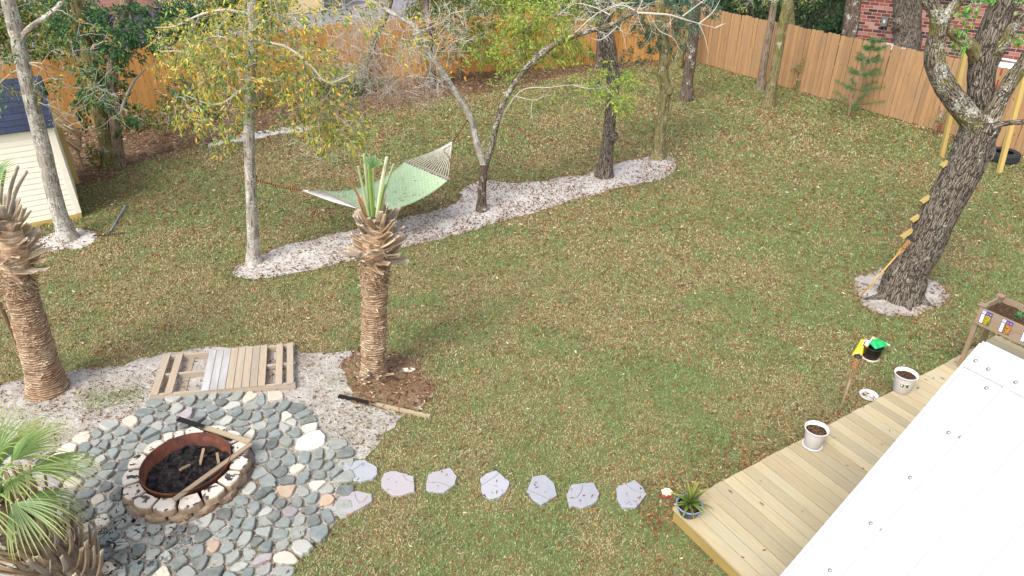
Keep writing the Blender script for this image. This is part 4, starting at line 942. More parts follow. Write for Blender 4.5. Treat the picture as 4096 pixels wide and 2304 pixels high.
k = MB(); k.beam(O - sx * .0 + sy * .03 + ZZ * .05, O - sx * .0 + sy * D_ + ZZ * .05, .05, .10, col=rc()); k.build('skid', M_post, shed)
rf = MB(); e = .07
for s_ in (0, 1):
    n_c = 9
    y0, z0 = (-.10, H_ - .03) if s_ == 0 else (D_ + .10, H_ - .03); y1, z1 = gy, HR + .02
    for c_ in range(n_c):
        u0, u1 = c_ / n_c, (c_ + 1.12) / n_c if c_ < n_c - 1 else 1.0
        ya, za = y0 + (y1 - y0) * u0, z0 + (z1 - z0) * u0 + .012; yb, zb2 = y0 + (y1 - y0) * u1, z0 + (z1 - z0) * u1 - .002
        V = [O - sx * e + sy * ya + ZZ * za, O + sx * (W_ + e) + sy * ya + ZZ * za, O + sx * (W_ + e) + sy * yb + ZZ * (zb2 + .004), O - sx * e + sy * yb + ZZ * (zb2 + .004)]
        B_ = [(0, c_ * .14 + .01, 0), (W_ + .14, c_ * .14 + .01, 0), (W_ + .14, c_ * .14 + .13, 0), (0, c_ * .14 + .13, 0)]
        rf.add(V, [[0, 1, 2, 3]], bc=B_); rf.add([V[0], V[1], V[1] - ZZ * .014, V[0] - ZZ * .014], [[0, 1, 2, 3]], bc=[B_[0]] * 4)
rf.build('shingle_roof', M_shing, shed)
# timber post and ladder-like rail beside the shed
M_grey = m_wood('grey_timber', lin('#a58f72'), lin('#937d62'), lin('#55412e'), 1.0, weather=lin('#8f8678'))
b = at(306, 735, 0); t = thing('timber_rail', b * [1, 1, 0], 'weathered timber handrail with post and braces at the shed corner', 'railing')
P0 = b * [1, 1, 0]; MB().box(P0 + ZZ * .62, (.12, .12, 1.24), rz=.4, col=rc(.8, 1)).build('post', M_post, t)
for (p1, p2) in (((215, 452), (322, 532)), ((218, 480), (318, 552)), ((262, 550), (325, 598)), ((235, 545), (318, 612))):
    MB().beam(atY(p1[0], p1[1], 15.2), atY(p2[0], p2[1], 15.2), .04, .075, up=(0, -1, .3), col=rc()).build('rail', M_grey, t)
for (p1, p2) in (((316, 525), (316, 600)),): MB().beam(atY(p1[0], p1[1], 15.26), atY(p2[0], p2[1], 15.26), .09, .04, up=(0, -1, .3), col=rc()).build('upright', M_grey, t)
q = atY(310, 605, 15.22); MB().tube([q, [q[0] + .01, q[1], 0]], .028, 8).build('leg', M_grey, t)
# garden rake
hd0 = at(442, 925, .03); hd1 = at(502, 822, .05); t = thing('garden_rake', hd0 * [1, 1, 0], 'garden rake lying on the lawn right of the leaning tree', 'rake')
MB().tube([hd0, hd1], .016, 8).build('handle', m_plain('grey_blue_handle', lin('#7d8791'), .5), t)
xx = (hd1 - hd0); xx /= np.linalg.norm(xx); yy = np.array([-xx[1], xx[0], 0]); k = MB(); hc = hd0 - xx * .12
k.tube([hd0 + xx * .02, hc], .014, 8); k.beam(hc - yy * .27, hc + yy * .27, .025, .02)
k.build('head', m_plain('rusty_iron', lin('#5c4638'), .9), t)
for j in range(15): q = hc + yy * (-.26 + j * .52 / 14); MB().tube([q, q - xx * .05 + ZZ * .01, q - xx * .07 - ZZ * .03], .004, 4).build('tine', M_blk, t)

# ================================================================ FIRE PIT
g = np.random.default_rng(41)
pit = thing('fire_pit', PIT, 'round fire pit of pale blocks with a rusty steel ring full of ash', 'fire pit')
M_steel = NT('rusty_steel', .75, .35); f = M_steel.noise(4, 5, None, .65, .6); M_steel.set(Metallic=.25)
M_steel.col(M_steel.ramp(f, [(.3, lin('#3c2522')), (.5, lin('#62382c')), (.68, lin('#86502f'))])); M_steel = M_steel.m
MB().lathe([(.455, .01), (.462, .245), (.475, .25), (.474, .235), (.467, .23), (.462, .01)], PIT, 72).build('steel_ring', M_steel, pit, smooth=True)
M_ash = NT('ash', 1, .1); f = M_ash.noise(14, 6, None, .75); M_ash.col(M_ash.ramp(f, [(.35, (.012, .011, .012)), (.52, (.045, .038, .038)), (.66, (.11, .085, .085)), (.8, (.16, .11, .09))])); M_ash.bump(f, 1, .05); M_ash = M_ash.m
k = MB(); n = 40; V = [[0, 0, .1]]; rings = 18
for i in range(1, rings + 1):
    for j in range(n): a_ = j * 2 * math.pi / n; V.append([.458 * i / rings * math.cos(a_), .458 * i / rings * math.sin(a_), 0])
V = np.array(V) + PIT; V[:, 2] = .07 + .11 * (fbm(V * [9, 9, 1] + 3, 4) - .5) + .03 * (vnoise(V * [40, 40, 1]) - .5)
k.add(V, [[0, 1 + j, 1 + (j + 1) % n] for j in range(n)] + [[1 + (i - 1) * n + j, 1 + i * n + j, 1 + i * n + (j + 1) % n, 1 + (i - 1) * n + (j + 1) % n] for i in range(1, rings) for j in range(n)])
k.build('ash_bed', M_ash, pit, smooth=False)
M_char = m_plain('charred_wood', (.02, .018, .018), .9, .2, var=.6)
for j in range(34):
    a_ = g.uniform(0, 6.28); r_ = .4 * math.sqrt(g.uniform()); p = PIT + [r_ * math.cos(a_), r_ * math.sin(a_), .08 + g.uniform(0, .03)]; b_ = g.uniform(0, 6.28); l = g.uniform(.03, .11)
    MB().beam(p, p + [l * math.cos(b_), l * math.sin(b_), g.uniform(-.01, .05)], g.uniform(.015, .035), g.uniform(.01, .025), col=rc()).build('charred_chunk', M_char if g.uniform() < .88 else M_grey, pit)
for (x1, y1, x2, y2, m_) in ((815, 1795, 800, 1860, M_grey), (868, 1812, 875, 1855, M_grey), (720, 1880, 760, 1860, M_grey)):
    MB().beam(at(x1, y1, .14), at(x2, y2, .10), .03, .02, col=rc()).build('charred_chunk', m_, pit)
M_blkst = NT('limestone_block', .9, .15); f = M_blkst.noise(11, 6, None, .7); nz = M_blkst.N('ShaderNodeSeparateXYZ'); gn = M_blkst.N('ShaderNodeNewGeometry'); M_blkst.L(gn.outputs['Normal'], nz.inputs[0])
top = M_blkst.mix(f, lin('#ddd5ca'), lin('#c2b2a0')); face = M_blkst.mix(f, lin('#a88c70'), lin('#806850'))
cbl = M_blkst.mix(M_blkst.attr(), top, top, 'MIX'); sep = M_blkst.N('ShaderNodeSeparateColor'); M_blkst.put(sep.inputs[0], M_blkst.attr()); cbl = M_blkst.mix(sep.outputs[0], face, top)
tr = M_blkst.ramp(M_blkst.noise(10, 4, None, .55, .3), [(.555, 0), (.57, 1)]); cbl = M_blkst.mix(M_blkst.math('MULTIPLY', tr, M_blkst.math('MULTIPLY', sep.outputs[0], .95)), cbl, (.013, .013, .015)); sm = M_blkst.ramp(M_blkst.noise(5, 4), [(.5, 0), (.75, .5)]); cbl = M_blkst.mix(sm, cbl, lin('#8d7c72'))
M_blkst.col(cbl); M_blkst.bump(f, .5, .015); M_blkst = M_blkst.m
def block(c, a0, a1, r0, r1, z0, z1, topc):
    """wall stone: chamfered top edges and a three-faced rough front; Col red = 1 on the smooth top, 0 on the split face"""
    am = a1 - a0; m_ = MB(); outer = [(a0 + am * q, r1 + dr) for q, dr in ((.02, -.035), (.16, -.008), (.5, .012), (.84, -.008), (.98, -.035))]
    inner = [(a1 - am * .06, r0), (a0 + am * .06, r0)]
    ol = outer + inner; P2 = np.array([[r * math.cos(a), r * math.sin(a)] for a, r in ol]) ; P2 += g.normal(size=P2.shape) * .003; ce = P2.mean(0)
    V = []; C = []
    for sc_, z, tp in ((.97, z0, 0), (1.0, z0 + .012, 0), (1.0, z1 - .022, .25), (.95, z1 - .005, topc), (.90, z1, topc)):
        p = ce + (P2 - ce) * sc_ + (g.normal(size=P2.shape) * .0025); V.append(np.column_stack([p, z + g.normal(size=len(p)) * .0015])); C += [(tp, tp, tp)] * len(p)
    n = len(ol); V = np.concatenate(V) + [c[0], c[1], 0]
    m_.add(V, [[r * n + j, r * n + (j + 1) % n, (r + 1) * n + (j + 1) % n, (r + 1) * n + j] for r in range(4) for j in range(n)] + [[4 * n + j for j in range(n)]], np.array(C)); return m_
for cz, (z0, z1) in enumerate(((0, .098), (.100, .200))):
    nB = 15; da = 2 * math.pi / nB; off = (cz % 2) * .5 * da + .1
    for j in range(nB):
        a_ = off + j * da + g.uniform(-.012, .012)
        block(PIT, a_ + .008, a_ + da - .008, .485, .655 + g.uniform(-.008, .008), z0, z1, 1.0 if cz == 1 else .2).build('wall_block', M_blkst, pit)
M_burn = m_wood('scorched_board', lin('#a08a70'), lin('#857058'), lin('#3a2c20'), 1.0, weather=lin('#8f8474'))
M_half = NT('half_burnt_board', .85, .2); bcx = M_half.attr('bc', 'Vector'); sx_ = M_half.N('ShaderNodeSeparateXYZ'); M_half.put(sx_.inputs[0], bcx); M_half.col(M_half.mix(M_half.ramp(M_half.math('ADD', sx_.outputs[0], M_half.math('MULTIPLY', M_half.noise(12, 3), .35)), [(.0, 0), (.12, 1)]), (.014, .013, .014), lin('#a39478'))); M_half = M_half.m
def board(p, q, wd, th, lab, m, name='scrap_board', up=(0, 0, 1)):
    o = MB().beam(p, q, wd, th, up=up, col=rc()).build(name, m); tag(o, lab, 'board'); return o
board(at(695, 2000, .235), at(1005, 1775, .235), .055, .022, 'grey board laid across the front of the fire pit ring', M_burn, up=(.3, .3, 1))
board(at(712, 1675, .215), at(1000, 1768, .25), .06, .02, 'half charred pale board on the rear blocks of the fire pit', M_half)
board(at(760, 1690, .21), at(930, 1756, .22), .07, .012, 'blackened board under the pale one at the back of the fire pit', M_char)
board(at(1355, 1585, .02), at(1720, 1667, .02), .05, .035, 'long board with one burnt end lying between sand and lawn', M_half)
p = at(1635, 1480, .012); o = MB().prism(p[:2] + np.array([[-.085, .03], [-.075, -.035], [.06, -.045], [.09, .02], [.03, .04]]), .0, .025, chamfer=.004).build('flat_stone', m_plain('pale_tile', lin('#ddd4c2'), .8)); tag(o, 'pale flat piece of stone lying in the mulch right of the cut palm', 'stone')

# ---------------------------------------------------------------- pallet
M_pal = m_wood('pallet_board', lin('#b5a590'), lin('#9c8c78'), lin('#4f4032'), 1.0, weather=lin('#9a9690'))
M_palw = m_wood('frosted_board', lin('#a39f9a'), lin('#8c8882'), lin('#4f4840'), 1.0, weather=lin('#c4c4c4'))
hP = .11; q00, q10, q11, q01 = at(598, 1578, hP), at(1180, 1530, hP), at(1178, 1370, hP), at(652, 1420, hP)
t = thing('wooden_pallet', at(880, 1480, 0), 'long weathered wooden pallet lying on the sand behind the fire pit', 'pallet')
L1 = lambda u, v: (q00 * (1 - u) * (1 - v) + q10 * u * (1 - v) + q11 * u * v + q01 * (1 - u) * v)
for v in (0.015, .5, .985): MB().beam(L1(0, v) - ZZ * .058, L1(1, v) - ZZ * .058, .038, .085, col=rc(.6, 1)).build('stringer', M_pal, t)
for u, w_ in [(.03, .09), (.125, .09)] + [(.375 + j * .0555, .092) for j in range(8)] + [(.885, .085), (.965, .085)]:
    a, b = L1(u, -.01), L1(u, 1.01); mp_ = M_palw if .36 < u < .5 else M_pal; MB().beam(a - ZZ * .007, b - ZZ * .007, w_, .015, col=rc()).build('top_board', mp_, t)
for u in (.06, .2, .5, .8, .95): MB().beam(L1(u, 0) * [1, 1, 0] + ZZ * .012, L1(u, 1) * [1, 1, 0] + ZZ * .012, .09, .014, col=rc()).build('bottom_board', M_pal, t)
# ================================================================ TREES
M_bpale = m_bark('pale_bark', lin('#5a5048'), lin('#a39a8e'), .55, lin('#d2cec4'), .8)
M_bmid = m_bark('grey_brown_bark', lin('#3b322b'), lin('#8d7c69'), .12, lin('#b5b49c'), .8)
M_bdark = m_bark('dark_bark', lin('#2c2622'), lin('#6b5d50'), .30, lin('#cfcec4'), 1.0)
M_boak = m_bark('oak_bark', lin('#433b34'), lin('#93887a'), .08, lin('#c6c6b6'), 1.0, oak=True)
M_boakl = m_bark('lichen_oak_bark', lin('#453d36'), lin('#9a8e7c'), .46, lin('#c9c9ba'), 1.0, oak=True, moss=lin('#77703a'))
M_mossy = m_bark('mossy_bark', lin('#3a3426'), lin('#857a56'), .3, lin('#b9b9a0'), .9, moss=lin('#6d6a38'))
M_twig = NT('twig', .9, .1); M_twig.col(M_twig.attr()); M_twig = M_twig.m
M_leaf = m_leaf('leaf', .45, .35)
PY = lambda Y, *pts: np.array([atY(p[0], p[1], (p[2] if len(p) > 2 else 0) + Y) for p in pts])
def base_of(P, zf=0): b = np.array(P[0], float); b[2] = 0; return b
def baseY(x, y): return float(at(x, y, 0)[1])
def trunk_mb(P, r, seg=28, sub=8, rs=1, ridge=(.10, 34), rough=.10, flare=1.55, mb=None):
    P = np.asarray(P, float); mb = mb or MB(); r = np.array(r, float)
    if flare and flare > 1:
        d = P[1] - P[0]; L = np.linalg.norm(d); P = np.vstack([P[0] - ZZ * .06, P[0] + d * min(.5, .10 / L), P[0] + d * min(.8, .28 / L), P[1:]]); r = np.concatenate([[r[0] * flare, r[0] * (1 + (flare - 1) * .45), r[0] * 1.04], r[1:]])
    mb.tube(P, r, seg, rough=rough, rs=rs, ridge=ridge, sub=sub); return mb
YEL = [(2.6, lin('#dcc050')), (3, lin('#c2b552')), (3.2, lin('#8fa652')), (3.2, lin('#587f45')), (.8, lin('#cf9a50'))]
OLV = [(3, lin('#5f8040')), (3, lin('#46693a')), (2, lin('#8a9446')), (1.2, lin('#c0a040')), (.6, lin('#b87a48'))]
DKG = [(4, lin('#33593a')), (3, lin('#456f40')), (1.5, lin('#5b8448')), (.4, lin('#97984a'))]
LIM = [(4, lin('#93ad4a')), (3, lin('#a9b950')), (2, lin('#6d9440')), (1.2, lin('#bfa544')), (.6, lin('#4c7038'))]
BLG = [(4, lin('#41614c')), (3, lin('#52755a')), (2, lin('#34503e')), (1, lin('#7a8e66'))]
WD = [(4, lin('#223a26')), (3, lin('#2f4d30')), (2, lin('#3f6238')), (1, lin('#557a40'))]
def tree(name, label, base, group=None): return thing(name, base, label, 'tree', group)

# --- 1 leaning pale tree by the shed
Y1 = baseY(272, 955); P = PY(Y1, (272, 955), (222, 800), (165, 560), (120, 380), (88, 240), (60, 110), (28, -20), (-20, -260)); t = tree('oak_tree', 'pale grey leaning tree in the left sand ring in front of the shed', P[0] * [1, 1, 0])
mb = trunk_mb(P, [.135, .125, .12, .115, .11, .105, .10, .08], rs=1, rough=.12); mb.build('trunk', M_bpale, t, smooth=True)
Pb = PY(Y1, (80, 165), (112, 118), (165, 80, .2), (215, 45, .3), (250, 0, .4), (285, -90, .6)); MB().tube(Pb, [.05, .045, .042, .04, .036, .03], 16, sub=5, rough=.1, rs=3).build('branch', M_bpale, t, smooth=True)
G = Grower(101); G.limb(P[3:]); G.limb(Pb)
for q in (PY(Y1, (110, 250), (170, 255), (250, 285, .4), (330, 290, .6)), PY(Y1, (112, 262), (50, 290), (0, 330)), PY(Y1, (130, 400), (180, 420), (290, 470, .3), (340, 520, .4)), PY(Y1, (105, 250), (170, 275), (290, 350, .3), (420, 340, .5))):
    G.tw.tube(q, np.linspace(.014, .006, len(q)), 6, sub=4, rough=.1, col=lin('#a8a094')); G.limb(q)
G.sprays(pixblob(G.g, 110, 130, 230, 340, 240, Y1 + .3, .9), nleaf=6, L=.075, W=.028, pal=OLV, r=.007, tcol=lin('#a8a094'))
G.sprays(pixblob(G.g, 40, 330, 430, 200, 90, Y1 + .3, .7), nleaf=1, L=.07, W=.028, pal=OLV, r=.006, tcol=lin('#b5ac9f'))
G.finish(t, M_twig, M_leaf)

# --- 2 twin trunk evergreen
Y2 = baseY(455, 668); Pa = PY(Y2, (455, 668), (425, 560), (395, 430), (375, 330), (352, 230), (330, 120), (300, 0), (275, -120)); Pb = PY(Y2 + .05, (474, 660), (462, 520), (452, 380), (450, 260), (462, 150), (490, 60), (510, -20), (520, -120))
t = tree('laurel_oak', 'dark green evergreen with twin trunks rising from one base in the leaf litter', P_ := Pa[0] * [1, 1, 0])
trunk_mb(Pa, [.155, .15, .14, .135, .13, .12, .11, .1], rs=4).build('trunk', M_mossy, t, smooth=True); trunk_mb(Pb, [.13, .115, .11, .105, .10, .10, .09, .08], rs=5, flare=1.3).build('trunk', M_bmid, t, smooth=True)
G = Grower(102); G.limb(Pa[3:]); G.limb(Pb[2:])
q = PY(Y2 - .3, (480, 470), (500, 400), (540, 320), (600, 260)); G.tw.tube(q, [.045, .034, .024, .012], 10, sub=4, rough=.15, col=lin('#8f8a7c')); G.limb(q)
for (x, y, rx, ry, n) in ((440, 150, 140, 110, 46), (420, 320, 110, 90, 34), (520, 90, 120, 80, 26), (360, 420, 80, 70, 14), (480, 440, 50, 70, 10), (300, 60, 120, 80, 26), (600, 130, 90, 70, 20)):
    G.sprays(pixblob(G.g, n, x, y, rx, ry, Y2, .9), nleaf=15, L=.10, W=.036, pal=DKG, r=.008, tcol=lin('#6d6558'))
G.finish(t, M_twig, M_leaf)

# --- 3 hammock tree with yellow leaves
Y3 = baseY(1016, 1050); P3 = PY(Y3, (1016, 1050), (1010, 900), (1002, 700), (996, 500), (1000, 330), (1010, 180), (1012, 60), (1000, -60), (990, -250)); t = tree('oak_tree', 'pale straight tree with yellow and green leaves carrying the left end of the hammock', P3[0] * [1, 1, 0])
trunk_mb(P3, [.105, .092, .085, .08, .078, .074, .07, .06, .04], rs=7, rough=.12).build('trunk', M_bpale, t, smooth=True)
G = Grower(103, 1.45); G.limb(P3[3:])
limbs = [((1090, -40), (1110, 40), (1130, 120), (1165, 170), (1215, 240), (1230, 320), (1260, 400), (1330, 480), (1400, 560)), ((1010, 150), (1070, 170), (1150, 190), (1240, 260), (1310, 330), (1400, 300)), ((1000, 250), (900, 210), (820, 215), (720, 205), (640, 205)), ((1000, 60), (900, 40), (800, 60), (700, 105), (620, 110)), ((1130, 120), (1170, 170), (1220, 260), (1200, 360), (1250, 470), (1290, 560)), ((1000, 330), (940, 380), (860, 420), (740, 380)), ((1080, -40), (1085, 30), (1080, 90))]
for i, L_ in enumerate(limbs):
    q = np.array([atY(x, y, Y3 - .15 * k * (1 if i % 2 else -1)) for k, (x, y) in enumerate(L_)]); G.tw.tube(q, np.linspace(.026, .007, len(q)), 7, sub=4, rough=.15, col=lin('#b5ada0')); G.limb(q)
for (x, y, rx, ry, n, dy) in ((800, 130, 200, 110, 58, 1.0), (760, 220, 150, 60, 40, .8), (950, 200, 150, 120, 52, 1.0), (860, 400, 190, 120, 60, .9), (1150, 200, 170, 160, 56, 1.0), (1240, 330, 150, 130, 46, .8), (1330, 470, 130, 90, 44, .6), (1400, 560, 60, 45, 12, .4), (900, 540, 110, 50, 8, .6), (1100, 40, 250, 70, 40, 1.0), (1180, 420, 80, 120, 20, .6), (1380, 520, 90, 60, 16, .5), (1480, 60, 120, 90, 10, .8), (1660, 150, 60, 80, 8, .6)):
    G.sprays(pixblob(G.g, n, x, y, rx, ry, Y3, dy), nleaf=13, L=.078, W=.026, pal=YEL, r=.0065, tcol=lin('#b3aa9c'), spread=.18)
G.sprays(pixblob(G.g, 50, 1300, 520, 160, 130, Y3, .6), nleaf=0, r=.005, tcol=lin('#b9b0a2'), fork=3)
G.finish(t, M_twig, M_leaf)

# --- 4 forked tree carrying the other end
Y4 = baseY(1925, 843); Pt = PY(Y4, (1925, 843), (1930, 740), (1938, 655)); Pl = PY(Y4, (1938, 660), (1915, 600), (1885, 480), (1830, 380), (1775, 300), (1715, 205), (1660, 110), (1580, 60), (1480, 0), (1400, -60)); Pr = PY(Y4, (1940, 660), (1965, 590), (1990, 480), (2030, 380), (2090, 290), (2165, 215), (2240, 165), (2340, 130), (2440, 100), (2545, 45))
t = tree('forked_tree', 'slender tree forking low in the sand bed, its bare left limb carrying the hammock', Pt[0] * [1, 1, 0])
trunk_mb(Pt, [.085, .075, .09], rs=11).build('trunk', M_bdark, t, smooth=True)
MB().tube(Pl, [.08, .066, .06, .056, .055, .05, .045, .035, .03, .02], 20, sub=6, rough=.12, rs=12, ridge=(.1, 40)).build('limb', M_bpale, t, smooth=True)
MB().tube(Pr, [.07, .055, .052, .05, .052, .055, .05, .045, .04, .03], 20, sub=6, rough=.14, rs=13, ridge=(.1, 40)).build('limb', M_boakl, t, smooth=True)
G = Grower(104); G.limb(Pl[3:]); G.limb(Pr[4:])
bare = [((2540, 50), (2620, 55), (2680, 60), (2745, 80), (2800, 95), (2860, 112)), ((2860, 112), (2890, 98), (2905, 95)), ((2600, 55), (2615, 90), (2640, 125), (2690, 150), (2715, 190), (2730, 215)), ((2795, 95), (2850, 50), (2880, 0)), ((2730, 65), (2790, 20), (2830, -10)), ((2795, 95), (2820, 150), (2832, 210)), ((2460, 100), (2490, 130), (2505, 200)), ((2550, 45), (2570, 0), (2580, -40)), ((2440, 60), (2380, 30), (2300, 15), (2230, 60)), ((2550, 45), (2560, 90), (2580, 130)), ((2470, 105), (2400, 160), (2330, 140), (2270, 160)), ((2300, 130), (2380, 60), (2460, 20), (2540, 10)), ((2545, 45), (2480, 20), (2400, 50), (2350, 45)),
        ((1990, 500), (2080, 350 + 15), (2200, 350), (2290, 340), (2420, 345)), ((2420, 345), (2460, 390), (2510, 430)), ((2290, 340), (2360, 355), (2425, 348)), ((2010, 370), (2080, 390), (2140, 400), (2180, 380)), ((2130, 400), (2125, 450), (2135, 500))]
for L_ in bare:
    q = np.array([atY(x, y, Y4 + .05 * k) for k, (x, y) in enumerate(L_)]); r0 = .022 if L_[0] == (2540, 50) else .012; G.tw.tube(q, np.linspace(r0, .004, len(q)), 6, sub=4, rough=.2, col=lin('#bdb6aa')); G.limb(q)
G.sprays(pixblob(G.g, 60, 2450, 70, 260, 90, Y4 + .3, .7), nleaf=0, r=.005, tcol=lin('#b9b2a6'), fork=3, r1=.003)
G.sprays(pixblob(G.g, 22, 2440, 330, 110, 50, Y4 + .1, .4), nleaf=14, L=.075, W=.024, pal=LIM, r=.005, tcol=lin('#9a927f'))
G.sprays(pixblob(G.g, 14, 2500, 410, 50, 40, Y4 + .1, .3), nleaf=12, L=.075, W=.024, pal=LIM, r=.005, tcol=lin('#9a927f'))
G.sprays(pixblob(G.g, 16, 2280, 400, 130, 80, Y4 + .1, .4), nleaf=4, L=.07, W=.02, pal=LIM, r=.004, tcol=lin('#9a927f'))
for (x, y, rx, ry, n) in ((2100, 170, 120, 100, 44), (2180, 70, 150, 70, 40), (2230, 190, 90, 60, 22), (2020, 290, 60, 60, 8), (2120, 400, 100, 40, 6)):
    G.sprays(pixblob(G.g, n, x, y, rx, ry, Y4 + .5, .6), nleaf=14, L=.075, W=.024, pal=LIM, r=.006, tcol=lin('#8f8674'))
# catkins
ck = MB(); pc_ = pixblob(G.g, 700, 2130, 130, 190, 120, Y4 + .5, .6)
for p in pc_: l = G.g.uniform(.03, .07); ck.tube([p, p + [.004, 0, -l]], .004, 3, cap=False, col=np.array(lin('#c2a648')) * G.g.uniform(.7, 1.2))
ck.build('catkins', M_leaf, t)['kind'] = 'stuff'
# drooping bare twigs over the back fence
for (x, y, rx, ry, n, Yq) in ((1480, 180, 190, 170, 150, 12.6), (1620, 330, 160, 110, 90, 12.8), (1400, 300, 120, 120, 60, 12.4), (1760, 130, 140, 120, 60, 13.2)):
    G.sprays(pixblob(G.g, n, x, y, rx, ry, Yq, .8), nleaf=0, r=.0065, tcol=lin('#b0a699'), fork=4, sag=.22, spread=.22, r1=.0032)
G.sprays(pixblob(G.g, 26, 1700, 200, 150, 110, 12.9, .6), nleaf=6, L=.075, W=.026, pal=[(3, lin('#c99a38')), (2, lin('#b3763c')), (1, lin('#7f9040'))], r=.005, tcol=lin('#a89e90'))
G.finish(t, M_twig, M_leaf)

# --- 5, 6 oaks in the sand bed
Y5 = baseY(2415, 705); P = PY(Y5, (2415, 705), (2428, 600), (2440, 470), (2452, 350), (2450, 270), (2432, 190), (2415, 100), (2405, 20), (2395, -80)); t = tree('oak_tree', 'brown furrowed oak with a burl, right of the forked tree in the sand bed', P[0] * [1, 1, 0])
mb = trunk_mb(P, [.15, .135, .12, .13, .125, .16, .15, .14, .13], rs=15, ridge=(.14, 26)); b = atY(2455, 545, Y5 - .05); mb.tube([b - [.14, 0, .05], b - [.02, 0, 0], b + [.09, -.02, .03]], [.05, .12, .04], 16, sub=5, rough=.5, rs=6); mb.build('trunk', M_boak, t, smooth=True)
G = Grower(105); G.limb(P[5:]); q = PY(Y5, (2415, 100), (2330, 30), (2260, -40)); G.limb(q); mb = MB().tube(q, [.07, .05, .04], 12, sub=5, rough=.1, rs=4); mb.build('limb', M_boak, t, smooth=True)
G.sprays(pixblob(G.g, 40, 2400, 20, 230, 70, Y5, .9), nleaf=13, L=.08, W=.03, pal=OLV, r=.007); G.finish(t, M_twig, M_leaf)
Y6 = baseY(2632, 632); P = PY(Y6, (2632, 632), (2638, 540), (2655, 440), (2662, 360), (2650, 290), (2660, 230), (2650, 150), (2640, 60), (2640, -40)); t = tree('oak_tree', 'knobbly lichen spotted oak at the far right end of the sand bed', P[0] * [1, 1, 0])
mb = trunk_mb(P, [.135, .12, .115, .12, .125, .12, .11, .11, .10], rs=17); b = atY(2674, 368, Y6 - .05); mb.tube([b - [.1, 0, .10], b, b + [.05, -.02, .12]], [.04, .10, .05], 14, sub=5, rough=.5, rs=8); mb.build('trunk', M_mossy, t, smooth=True)
G = Grower(106); G.limb(P[5:])
for (x, y, rx, ry, n) in ((2650, 70, 130, 80, 46), (2640, 160, 80, 60, 20), (2550, 60, 90, 70, 20), (2480, 250, 90, 60, 10)): G.sprays(pixblob(G.g, n, x, y, rx, ry, Y6 + .3, .7), nleaf=17, L=.075, W=.02, pal=BLG, r=.006, tcol=lin('#6b6658'))
G.finish(t, M_twig, M_leaf)
# --- 7 dark trunk with white lichen, 8 leaning corner trunk
def simple_tree(label, Y, pts, r, m, seed, crown=(), rs=None, name='oak_tree', group=None, ridge=(.1, 34), flare=1.4):
    Y = baseY(*pts[0][:2]); P = PY(Y, *pts); t = tree(name, label, P[0] * [1, 1, 0], group); trunk_mb(P, r, seg=20, sub=5, rs=rs or seed, ridge=ridge, flare=flare).build('trunk', m, t, smooth=True)
    G = Grower(seed); G.limb(P[len(P) // 2:])
    for (x, y, rx, ry, n, nl, L, W, pal) in crown: G.sprays(pixblob(G.g, n, x, y, rx, ry, Y, .8), nleaf=nl, L=L, W=W, pal=pal, r=.008, maxlen=4)
    G.finish(t, M_twig, M_leaf); return t
simple_tree('dark trunk streaked with white lichen standing near the fence corner', 20.96, [(2745, 402), (2750, 330), (2762, 240), (2775, 140), (2783, 40), (2790, -60)], [.17, .15, .145, .14, .135, .12], M_bdark, 117, [(2790, 20, 120, 50, 26, 14, .09, .03, BLG)])
simple_tree('short leaning grey trunk in the leaf litter at the fence corner', 24.0, [(2700, 272), (2718, 215), (2745, 160), (2765, 80), (2775, -40)], [.19, .17, .16, .15, .12], M_mossy, 118, [(2740, 120, 60, 50, 16, 12, .09, .03, BLG)])
simple_tree('thin grey trunk against the right fence, left of the pair', 22.21, [(3040, 358), (3050, 280), (3070, 170), (3088, 70), (3105, -40)], [.12, .11, .10, .10, .09], M_bmid, 119)
simple_tree('mossy grey trunk in front of the right fence, right of the pair', 20.32, [(3072, 425), (3090, 330), (3110, 220), (3128, 110), (3150, 20), (3165, -60)], [.14, .135, .125, .12, .14, .12], M_mossy, 120, [(3060, 0, 160, 40, 16, 8, .08, .03, OLV)])
simple_tree('slim grey trunk beside the brown oak, toward the back fence', 22.5, [(2395, 280), (2398, 200), (2402, 110), (2405, 20), (2410, -60)], [.13, .12, .11, .10, .1], M_bdark, 121, [(2400, 10, 120, 60, 24, 13, .09, .03, DKG)])
simple_tree('dark trunk in the leaf litter behind the forked tree', 20.6, [(1726, 350), (1722, 270), (1715, 190), (1712, 90), (1700, 0), (1695, -60)], [.17, .15, .14, .13, .12, .1], M_bdark, 122, [(1860, 60, 160, 80, 60, 15, .10, .035, OLV), (1900, 180, 100, 70, 34, 15, .09, .035, LIM), (1760, 130, 120, 90, 30, 12, .09, .035, DKG)])
simple_tree('leaning lichened trunk before the back fence left of the bare twigs', 21.5, [(1440, 330), (1470, 240), (1500, 150), (1530, 90), (1555, 20), (1570, -60)], [.13, .12, .11, .1, .1, .08], M_mossy, 123)
